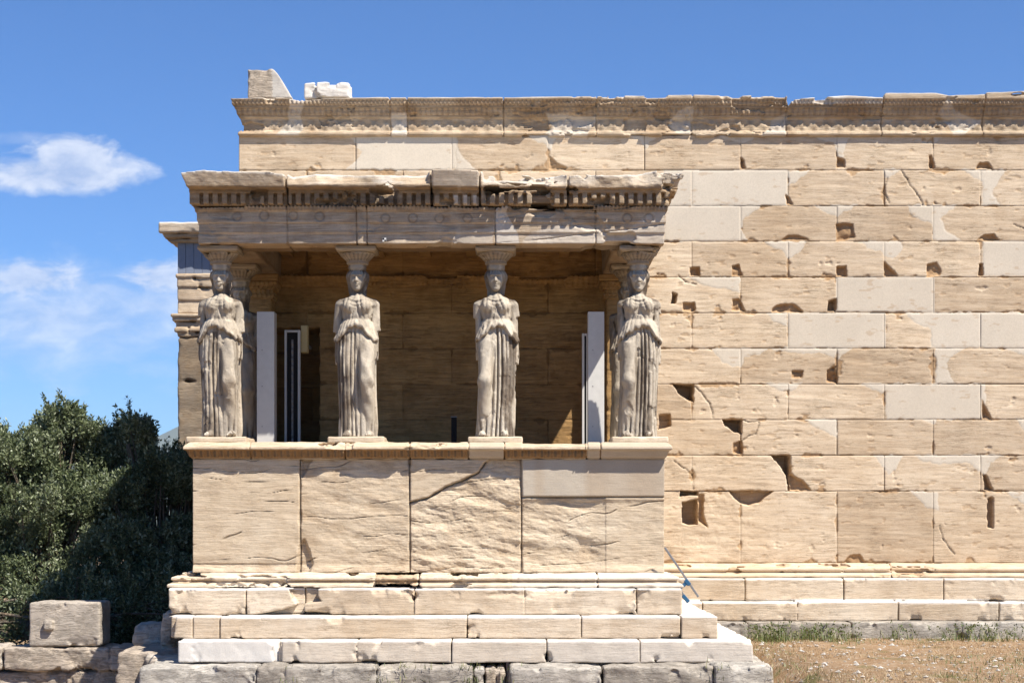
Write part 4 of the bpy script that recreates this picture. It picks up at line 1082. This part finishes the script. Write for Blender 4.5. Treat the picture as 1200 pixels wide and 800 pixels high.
# small dark post low behind
y = 2.2; t = thing('dark_bollard', 'short black post on the porch floor between the middle statues', 'post', None, (wx(532, y), y, 2.2))
boxmesh('bollard_body', [(-.035, .035, -.03, .05, 0.002, wz(489, y) - 2.2)], M['black'], t, .006); boxmesh('bollard_cap', [(-.04, .04, -.035, .055, wz(489, y) - 2.198, wz(489, y) - 2.185)], M['steel'], t, .003)
# survey target on the epistyle
t = thing('survey_target', 'tiny black and white survey target stuck on the lintel right of the second statue', 'marker', None, (wx(450.5, .08), .075, wz(281, .08)))
boxmesh('target_plate', [(-.022, .022, -.004, 0, -.022, .022)], M['post'], t, 0)
boxmesh('target_quarter', [(-.02, -.001, -.007, -.0045, .001, .02), (.001, .02, -.007, -.0045, -.02, -.001)], M['black'], t, 0)

# ================================================================== blocks lying on top of the long wall
def stonething(name, lab, cat, bl, h, mat, **k):
    o = blocks(name, bl, h, mat, None, **k); return tag(o, lab, cat)
yb = 2.95; z0 = wz(116.5, yb) + .03
X0, X1, X2 = wx(291, yb), wx(321, yb), wx(341, yb); zt = wz(82, yb)
def wedge(d, X, Y, Z):
    s = (zt - z0)
    slope = (X - (X1 - .02) - (X2 - X1 + .03) * np.clip((zt - .0 - Z) / s, 0, 1.2) ** .75)
    return smax(d, slope, .01)
o = stonething('fallen_block', 'upright pitted stone block with sloping right face, left end of the wall top', 'stone block', [(X0, X2 + .02, yb - .05, yb + .4, z0 - .03, zt)], .012, M['rough'], amp=.006, chip=.035, chipth=.2, seed=401, r=.015, extra=wedge,
               attrf=lambda x, y, z: dict(new_or_lit=.9 * (x > X1 - .03 + .04 * fbm(z * 6, x * 0, x * 0, 2, 4)) + 0 * x, tone=.3 + 0 * x, och=.3 * (x < X1 - .03)))
yb = 2.9
o = stonething('fallen_block', 'low jagged white marble fragment lying on the wall top right of the upright block', 'stone block',
               [(wx(357, yb), wx(382, yb), yb - .02, yb + .4, wz(116, yb), wz(98, yb)), (wx(372, yb), wx(410, yb), yb - .08, yb + .4, wz(116, yb), wz(98.5, yb)), (wx(395, yb), wx(412, yb), yb, yb + .4, wz(116, yb), wz(102, yb))], .012, M['step'],
               amp=.010, chip=.05, chipth=.0, seed=402, r=.012, bed=.012, freq=6, attrf=lambda x, y, z: dict(new_or_lit=.75 + 0 * x, tone=.2 + 0 * x))
# loose blocks lower left
yb = 1.55
bb = [(wx(34, yb), wx(117, yb), yb, yb + .55, wz(757, yb), wz(705.5, yb))]
bs = (wx(52, yb), wx(63, yb), yb - .07, yb + .1, wz(738, yb), wz(726, yb))
stonething('cut_block', 'large squared marble block with a small lifting boss, lying on the low rubble wall', 'stone block', bb + [bs], .012, M['rough'], amp=.006, chip=.035, chipth=.12, seed=411, r=.03, attrf=lambda x, y, z: dict(tone=.1 + 0 * x, new_or_lit=.25 + 0 * x))
yb = 1.0
stonething('loose_stone', 'small rounded boulder between the squared block and the porch steps', 'stone', [(wx(153, yb), wx(195, yb), yb, yb + .45, wz(759, yb), wz(730, yb))], .014, M['lime'], amp=.025, chip=.06, chipth=.05, seed=412, r=.09)
yb = .35
stonething('loose_stone', 'brown stone wedged upright behind the left end of the porch steps', 'stone', [(wx(188, yb), wx(204, yb), yb, yb + .4, -.1, wz(713, yb))], .014, M['rough'], amp=.02, chip=.06, chipth=.05, seed=413, r=.06)
yb = 1.5
rw = thing('rubble_wall', 'low retaining wall of rough limestone blocks at the lower left, foot of the olive trees', 'wall')
bl = row(jx([-160, -70, 0 + 3, 129, 205], yb), yb, yb + .6, wz(786, yb), wz(757, yb), .03, rs) + row(jx([-160, -110, -30, 77, 160, 215], yb), yb + .03, yb + .6, wz(830, yb), wz(787, yb), .04, rs)
blocks('masonry', bl, .016, M['rough'], rw, amp=.018, chip=.07, chipth=.08, seed=420, r=.035, bed=.006)
bl = [(-4.6, -3.9, -.2, 1.45, -.75, wz(758, .5)), (wx(168, -.4), wx(215, -.4), -.4, .5, -.75, -.02)]
blocks('masonry', bl, .018, M['rough'], rw, amp=.02, chip=.07, chipth=.08, seed=423, r=.05)

# ================================================================== clamp on the steps
cl = thing('bar_clamp', 'steel and blue bar clamp leaning on the right end of the porch steps', 'clamp', None, (1.93, -.1, .7))
def bar(name, a, b, w, mat, parent, tk=None):
    a = Vector(a); b = Vector(b); d = (b - a).normalized(); s = d.cross(Vector((0, 1, 0))).normalized(); u = s.cross(d)
    tk = tk or w; V = []
    for p in (a, b):
        for i, j in ((-1, -1), (1, -1), (1, 1), (-1, 1)): V.append(p + s * i * w / 2 + u * j * tk / 2)
    o = mk(name, [tuple(v) for v in V], [[0, 1, 2, 3], [7, 6, 5, 4], [0, 4, 5, 1], [1, 5, 6, 2], [2, 6, 7, 3], [3, 7, 4, 0]], mat, parent, smooth=False)
    md = o.modifiers.new('bevel', 'BEVEL'); md.width = w * .15; md.segments = 2; return o
def cp(px, py, yy=-.12): return (wx(px, yy) - 1.93, yy + .1, wz(py, yy) - .7)
bar('clamp_bar', cp(779, 641), cp(818.5, 699), .026, M['steel'], cl, .012)
bar('clamp_screw', cp(785, 673), cp(803, 700), .03, M['steel'], cl, .03)
bar('clamp_jaw', cp(794, 690), cp(807, 681), .042, M['blue'], cl, .04)
bar('clamp_shoe', cp(793, 684), cp(797, 693), .055, M['blue'], cl, .05)
bar('clamp_slider', cp(803, 679), cp(808, 685), .05, M['blue'], cl, .05)
bar('clamp_handle', cp(800, 697), cp(807, 705), .045, M['blue'], cl, .045)

# ================================================================== distant porch pier (behind the left edge)
yn = 12.6
nt = thing('distant_pier', 'far corner pier with grey sheet panel, seen behind the left edge of the porch', 'pier')
xa = wx(208, yn); xb = wx(300, yn)
z = lambda p: wz(p, yn)
def npd(seed): return dict(amp=.006, chip=.03, chipth=.15, seed=seed)
blocks('pier_shaft', [(xa, xb, yn, yn + 1.2, z(395) - .86 * (q + 1), z(395) - .86 * q - .004) for q in range(6)], .03, M['capital'], nt, joint=(), **npd(501), attrf=lambda x, y, z: dict(och=.2 + 0 * x, dark=.25 + .2 * np.sin(z * 12)))  # greyer, darker shaft colour stands in for the shade on it
capb = [(xa - .0, xb, yn - .02, yn + 1.2, z(395), z(389)), (xa - .05, xb, yn - .06, yn + 1.2, z(389), z(384)), (xa - .03, xb, yn - .03, yn + 1.2, z(384), z(377)), (xa - .09, xb, yn - .09, yn + 1.2, z(377), z(372)), (xa - .11, xb, yn - .12, yn + 1.2, z(372), z(368))]
blocks('pier_capital', capb, .02, M['cornice'], nt, **npd(502))
blocks('pier_architrave', [(xa, xb, yn, yn + 1.2, z(367.5), z(352)), (xa, xb, yn - .03, yn + 1.2, z(352), z(337)), (xa, xb, yn - .06, yn + 1.2, z(337), z(326)), (xa - .03, xb, yn - .09, yn + 1.2, z(326), z(321))], .022, M['wall'], nt, **npd(503))
boxmesh('grey_panel', [(xa + .01 + i * .16, min(xb, xa + .165 + i * .16), yn - .03, yn + 1.1, z(320.8), z(284)) for i in range(9)], M['panel'], nt, .006)
blocks('pier_cornice', [(xa - .12, xb, yn - .15, yn + 1.2, z(285), z(281)), (xa - .22, xb, yn - .26, yn + 1.2, z(281), z(276)), (xa - .3, xb, yn - .36, yn + 1.2, z(276), z(264))], .022, M['epi'], nt, **npd(504), attrf=lambda x, y, z_: dict(new_or_lit=.9 * (z_ > z(265.5)) + 0 * x))

# ================================================================== olive trees
def leafmat(name, a, b, c):
    m, n, l = newmat(name)
    at = N(n, 'ShaderNodeAttribute', attribute_name='rnd')
    r = ramp(n, ((0, a), (.6, b), (1, c))); l.new(at.outputs['Fac'], r.inputs[0])
    d = N(n, 'ShaderNodeBsdfPrincipled', inp={'Roughness': .5, 'Specular IOR Level': .4}); l.new(r.outputs[0], d.inputs['Base Color'])
    t = N(n, 'ShaderNodeBsdfTranslucent'); l.new(r.outputs[0], t.inputs[0]); mx = N(n, 'ShaderNodeMixShader', inp={0: .22}); l.new(d.outputs[0], mx.inputs[1]); l.new(t.outputs[0], mx.inputs[2])
    o = N(n, 'ShaderNodeOutputMaterial'); l.new(mx.outputs[0], o.inputs[0]); return m
M['leaf'] = leafmat('olive_leaves', (.05, .07, .03), (.14, .165, .075), (.38, .41, .27))
M['bark'] = stone('olive_bark', (.10, .085, .065), (.16, .14, .11), vein=.3, bump=1., vdir=(8, 8, 1))


def tube_mesh(segs):
    V = []; Q = []
    for pts, rs_ in segs:
        pts = [Vector(p) for p in pts]; base = len(V)
        for i, p in enumerate(pts):
            d = (pts[min(i + 1, len(pts) - 1)] - pts[max(i - 1, 0)]).normalized()
            s = d.cross(Vector((.3, .9, .1))).normalized(); u = d.cross(s)
            for k in range(7):
                a = k / 7 * 2 * math.pi; V.append(tuple(p + (s * math.cos(a) + u * math.sin(a)) * rs_[i]))
        for i in range(len(pts) - 1):
            for k in range(7):
                Q.append([base + i * 7 + k, base + i * 7 + (k + 1) % 7, base + (i + 1) * 7 + (k + 1) % 7, base + (i + 1) * 7 + k])
    return V, Q


def leaves(C, D, per, rngn, spread, L=.055, Wd=.014):
    """C cluster centres, D outward directions."""
    n_ = len(C) * per
    c = np.repeat(C, per, 0); d = np.repeat(D, per, 0)
    t = rngn.random((n_, 1))
    off = rngn.normal(0, 1, (n_, 3)) * spread * (.35 + .3 * (1 - t))
    p = c + d * (t - .4) * spread * 2.6 + off
    ld = d * .55 + rngn.normal(0, .62, (n_, 3)) + np.array([0, 0, .15]); ld /= np.linalg.norm(ld, axis=1, keepdims=True)
    sd_ = np.cross(ld, rngn.normal(0, 1, (n_, 3))); sd_ /= np.linalg.norm(sd_, axis=1, keepdims=True) + 1e-9
    l_ = L * rngn.uniform(.7, 1.35, (n_, 1)); w_ = Wd * rngn.uniform(.7, 1.3, (n_, 1))
    V = np.stack([p, p + ld * l_ * .45 + sd_ * w_, p + ld * l_, p + ld * l_ * .45 - sd_ * w_], 1).reshape(-1, 3)
    Q = np.arange(n_ * 4).reshape(-1, 4); r = np.repeat(rngn.random(n_) ** 1.5, 4)
    return V, Q, r


def olive(cx, cy, gz, top, R, lab, seed, lobes, ncl=1500, per=50):
    rngn = np.random.default_rng(seed)
    t = thing('olive_tree', lab, 'tree', 'olive trees left of the porch', (cx, cy, gz))
    # crown points
    P = []; Dn = []
    while len(P) < ncl:
        lo = lobes[rngn.integers(len(lobes))]
        v = rngn.normal(0, 1, 3); v /= np.linalg.norm(v); rr_ = rngn.random() ** .38 * (1 + .22 * (rngn.random() < .06) * rngn.random())
        p = np.array(lo[:3]) + v * rr_ * np.array(lo[3:6])
        if p[2] < .25: continue
        if float(fbm(np.array([p[0] * 2.3]), np.array([p[1] * 2.3]), np.array([p[2] * 2.3]), 3, seed)[0]) < .04 + .06 * rngn.normal(): continue
        P.append(p); Dn.append(v * .7 + np.array([0, 0, .75]))
    P = np.array(P); Dn = np.array(Dn); Dn /= np.linalg.norm(Dn, axis=1, keepdims=True)
    V, Q, r = leaves(P, Dn, per, rngn, .082, .06, .0135)
    sp = []; sdv = []
    top_ = P[np.argsort(-(P[:, 2] + .4 * rngn.random(len(P))))[:int(ncl * .22)]]
    for p in top_[rngn.permutation(len(top_))[:110]]:
        v = np.array([rngn.normal(0, .35), rngn.normal(0, .35), 1.0]); v /= np.linalg.norm(v); L_ = rngn.uniform(.15, .42)
        for q in np.arange(0, L_, .035): sp.append(p + v * q + rngn.normal(0, .008, 3)); sdv.append(v)
    cl = fbm(V[:, 0] * 2.2, V[:, 1] * 2.2, V[:, 2] * 2.2, 2, seed + 30); r = np.clip(r * .7 + .15 + .5 * cl, 0, 1)
    V3, Q3, r3 = leaves(np.array(sp), np.array(sdv), 7, rngn, .028, .06, .0125)
    Q = np.concatenate([Q, Q3 + len(V)]); V = np.concatenate([V, V3]); r = np.concatenate([r, r3])
    # trunk and limbs
    segs = [([(0, 0, 0), (.06, .03, .35), (-.02, .05, .75), (.03, 0, 1.05)], [.24, .19, .17, .15])]
    for k in range(0, ncl, 9):
        p = P[k]; a = Vector((.03, 0, 1.0)); b = Vector(p); mid = a.lerp(b, .5) + Vector(rngn.normal(0, .12, 3)) + Vector((0, 0, .1))
        segs.append(([a.lerp(mid, .05), a.lerp(mid, .55), mid, mid.lerp(b, .6), b], [.035, .026, .018, .010, .004]))
    for k in range(5):
        lo = lobes[k % len(lobes)]; b = Vector(lo[:3]); a = Vector((.02, 0, .9)); mid = a.lerp(b, .5) + Vector(rngn.normal(0, .15, 3)); segs.append(([a, a.lerp(mid, .5), mid, b], [.12, .1, .075, .04]))
    Vt, Qt = tube_mesh(segs)
    mk('trunk', Vt, Qt, M['bark'], t)
    mk('crown', V, Q, M['leaf'], t, dict(rnd=r), smooth=False)
    return t


def lb(px, py, y, rx, ry, rz, cx, cy, gz): return (wx(px, y) - cx, y - cy, wz(py, y) - gz, rx, ry, rz)
c = (-7.0, 5.2, -.9)
olive(*c, 0, 0, 'tall grey green olive tree in full sun, left edge of the picture', 1,
      [lb(72, 510, 5.2, .42, .5, .38, *c), lb(50, 540, 5.1, .5, .6, .4, *c), lb(105, 530, 5.3, .4, .6, .38, *c), lb(15, 555, 4.8, .5, .7, .4, *c), lb(-15, 530, 4.9, .35, .5, .3, *c), lb(60, 590, 4.6, .8, .9, .5, *c), lb(-60, 560, 5, .9, .9, .6, *c), lb(0, 640, 4.4, .8, .8, .5, *c), lb(60, 690, 4.1, .9, .7, .5, *c), lb(-40, 700, 4.3, 1.0, .8, .6, *c), lb(120, 580, 4.9, .6, .7, .45, *c)], 2600, 50)
c = (-5.2, 5.0, -.9)
olive(*c, 0, 0, 'darker olive tree in the shade of the porch, right of the sunlit olive', 2,
      [lb(150, 520, 5.2, .33, .5, .36, *c), lb(178, 548, 5.2, .4, .6, .36, *c), lb(205, 570, 5.2, .4, .6, .4, *c), lb(150, 590, 4.9, .6, .7, .45, *c), lb(195, 625, 4.9, .6, .7, .5, *c), lb(140, 655, 4.3, .7, .7, .5, *c), lb(190, 690, 4.1, .6, .6, .45, *c), lb(120, 705, 3.9, .7, .6, .4, *c), lb(216, 548, 5.5, .28, .35, .3, *c)], 2300, 50)
c = (-6.0, 3.1, -.9)
tt = olive(*c, 0, 0, 'low dark shrub growing behind the rubble wall at the foot of the olive trees', 3,
      [lb(x_, y_, 3.0, .5, .35, .38, *c) for x_, y_ in ((-50, 735), (20, 728), (75, 722), (125, 738), (170, 735), (205, 715), (140, 712), (215, 742))], 900, 45)
tt.name = 'shrub'; tt['category'] = 'shrub'; del tt['group']
# ================================================================== weeds, straw, pebbles
def blades(pts, hmin, hmax, w, rngn, lean=.5):
    n_ = len(pts); a = rngn.random(n_) * 2 * np.pi; H = rngn.uniform(hmin, hmax, n_); le = rngn.normal(0, lean, n_)
    s = np.stack([np.cos(a), np.sin(a), a * 0], 1); d = np.stack([-np.sin(a) * le, np.cos(a) * le, np.ones(n_)], 1) * H[:, None]
    V = np.stack([pts - s * w, pts + s * w, pts + d * .6 + s * w * .7, pts + d, ], 1).reshape(-1, 3)
    Q = np.arange(n_ * 4).reshape(-1, 4); return V, Q, np.repeat(rngn.random(n_), 4)
rn = np.random.default_rng(5)
M['weed'] = leafmat('weed_green', (.06, .09, .02), (.13, .16, .045), (.28, .26, .11))
M['straw'] = leafmat('dry_straw', (.24, .16, .08), (.40, .29, .16), (.55, .43, .27))
# green weeds along the wall foot
cx_ = []; 
for px in list(np.arange(884, 1005, 3.0)) + list(np.arange(1040, 1300, 4.5)) + [1130, 1133, 1137, 1140, 1143, 1146]:
    if rn.random() < .25: continue
    cx_.append((wx(px, 1.8) + rn.normal(0, .03), rn.uniform(1.45, 1.95), 1 + .5 * (px < 1000)))
pts = []
for x, y_, k in cx_:
    for _ in range(int(22 * k * rn.random() ** .7)): pts.append((x + rn.normal(0, .06), y_ + rn.normal(0, .06), 0))
pts = np.array(pts); pts[:, 2] = ground_z(pts[:, 0], pts[:, 1]) - .01
V, Q, r = blades(pts, .03, .19, .005, rn, .75)
P2 = pts[::6]; P3 = P2 + np.stack([rn.normal(0, .05, len(P2)), rn.normal(0, .04, len(P2)), rn.uniform(.06, .2, len(P2))], 1)
V2, Q2, r2 = leaves(P3, np.tile([0, 0, 1.], (len(P3), 1)), 7, rn, .03, .035, .009)
tag(mk('weeds', np.concatenate([V, V2]), np.concatenate([Q, Q2 + len(V)]), M['weed'], None, dict(rnd=np.concatenate([r, r2])), smooth=False), 'green weeds growing along the foot of the long wall', 'weeds', kind='stuff')
n_ = 26000
X = rn.uniform(2.5, 9.5, n_); Y = rn.uniform(-5.5, 1.95, n_); keep = (fbm(X * 1.1, Y * 1.1, X * 0, 3, 9) > -.1); X, Y = X[keep], Y[keep]
pts = np.stack([X, Y, ground_z(X, Y) - .004], 1)
V, Q, r = blades(pts, .015, .06, .003, rn, 1.5)
tag(mk('dry_grass', V, Q, M['straw'], None, dict(rnd=r), smooth=False), 'short dry straw covering the bare ground at the lower right', 'dry grass', kind='stuff')
n_ = 9000
X = rn.uniform(2.6, 9.5, n_); Y = rn.uniform(-5.5, 1.9, n_); keep = (fbm(X * .8 + 7, Y * .9, X * 0, 3, 19) > .12) | ((X < 3.3) & (rn.random(n_) < .5)); X, Y = X[keep], Y[keep]
pts = np.stack([X, Y, ground_z(X, Y) - .004], 1); V, Q, r = blades(pts, .02, .07, .004, rn, .9)
tag(mk('low_weeds', V, Q, M['weed'], None, dict(rnd=r), smooth=False), 'thin green grass scattered over the dry ground', 'grass', kind='stuff')
n_ = 2600
X = rn.uniform(2.6, 9.5, n_); Y = rn.uniform(-5.5, 1.9, n_); R = .006 + .028 * rn.random(n_) ** 4
oc = np.array([(1, 0, 0), (-1, 0, 0), (0, 1, 0), (0, -1, 0), (0, 0, .7), (0, 0, -.7)]); tri = np.array([(0, 2, 4), (2, 1, 4), (1, 3, 4), (3, 0, 4), (2, 0, 5), (1, 2, 5), (3, 1, 5), (0, 3, 5)])
V = (oc[None] * (1 + rn.normal(0, .25, (n_, 6, 1))) * R[:, None, None] + np.stack([X, Y, ground_z(X, Y) + R * .2], 1)[:, None]).reshape(-1, 3)
Q = (tri[None] + 6 * np.arange(n_)[:, None, None]).reshape(-1, 3)
tag(mk('pebbles', V, Q, M['rough'], None, dict(tone=np.repeat(rn.random(n_) - .3, 6), new_or_lit=np.repeat((rn.random(n_) > .6) * .8, 6)), smooth=False), 'pale pebbles and marble chips scattered on the dry ground', 'pebbles', kind='stuff')
# small weeds rooted in the foundation joints
pts = []
for px, k in ((443, 30), (555, 50), (548, 40), (595, 30), (470, 35), (340, 20), (500, 25), (838, 20)):
    for _ in range(k): pts.append((wx(px, -1.45) + rn.normal(0, .07), -1.46 + rn.normal(0, .02), rn.choice([-.05, -.2, -.32]) + rn.normal(0, .02)))
V, Q, r = blades(np.array(pts), .03, .09, .004, rn, .8)
tag(mk('joint_weeds', V, Q, M['weed'], None, dict(rnd=r), smooth=False), 'small green tufts rooted in the joints of the porch foundation', 'weeds', kind='stuff')

# ================================================================== the air
hz = boxmesh('haze', [(-9800, 9800, -80, 9900, -160, 620)], None, None, 0)
m, n, l = newmat('haze_air'); pv = N(n, 'ShaderNodeVolumePrincipled'); pv.inputs['Color'].default_value = (.66, .82, 1, 1); pv.inputs['Density'].default_value = 6e-5; pv.inputs['Anisotropy'].default_value = .1
o = N(n, 'ShaderNodeOutputMaterial'); l.new(pv.outputs[0], o.inputs[1]); hz.data.materials.append(m); tag(hz, 'thin blue haze between the ruin and the far hills', 'haze', kind='stuff')
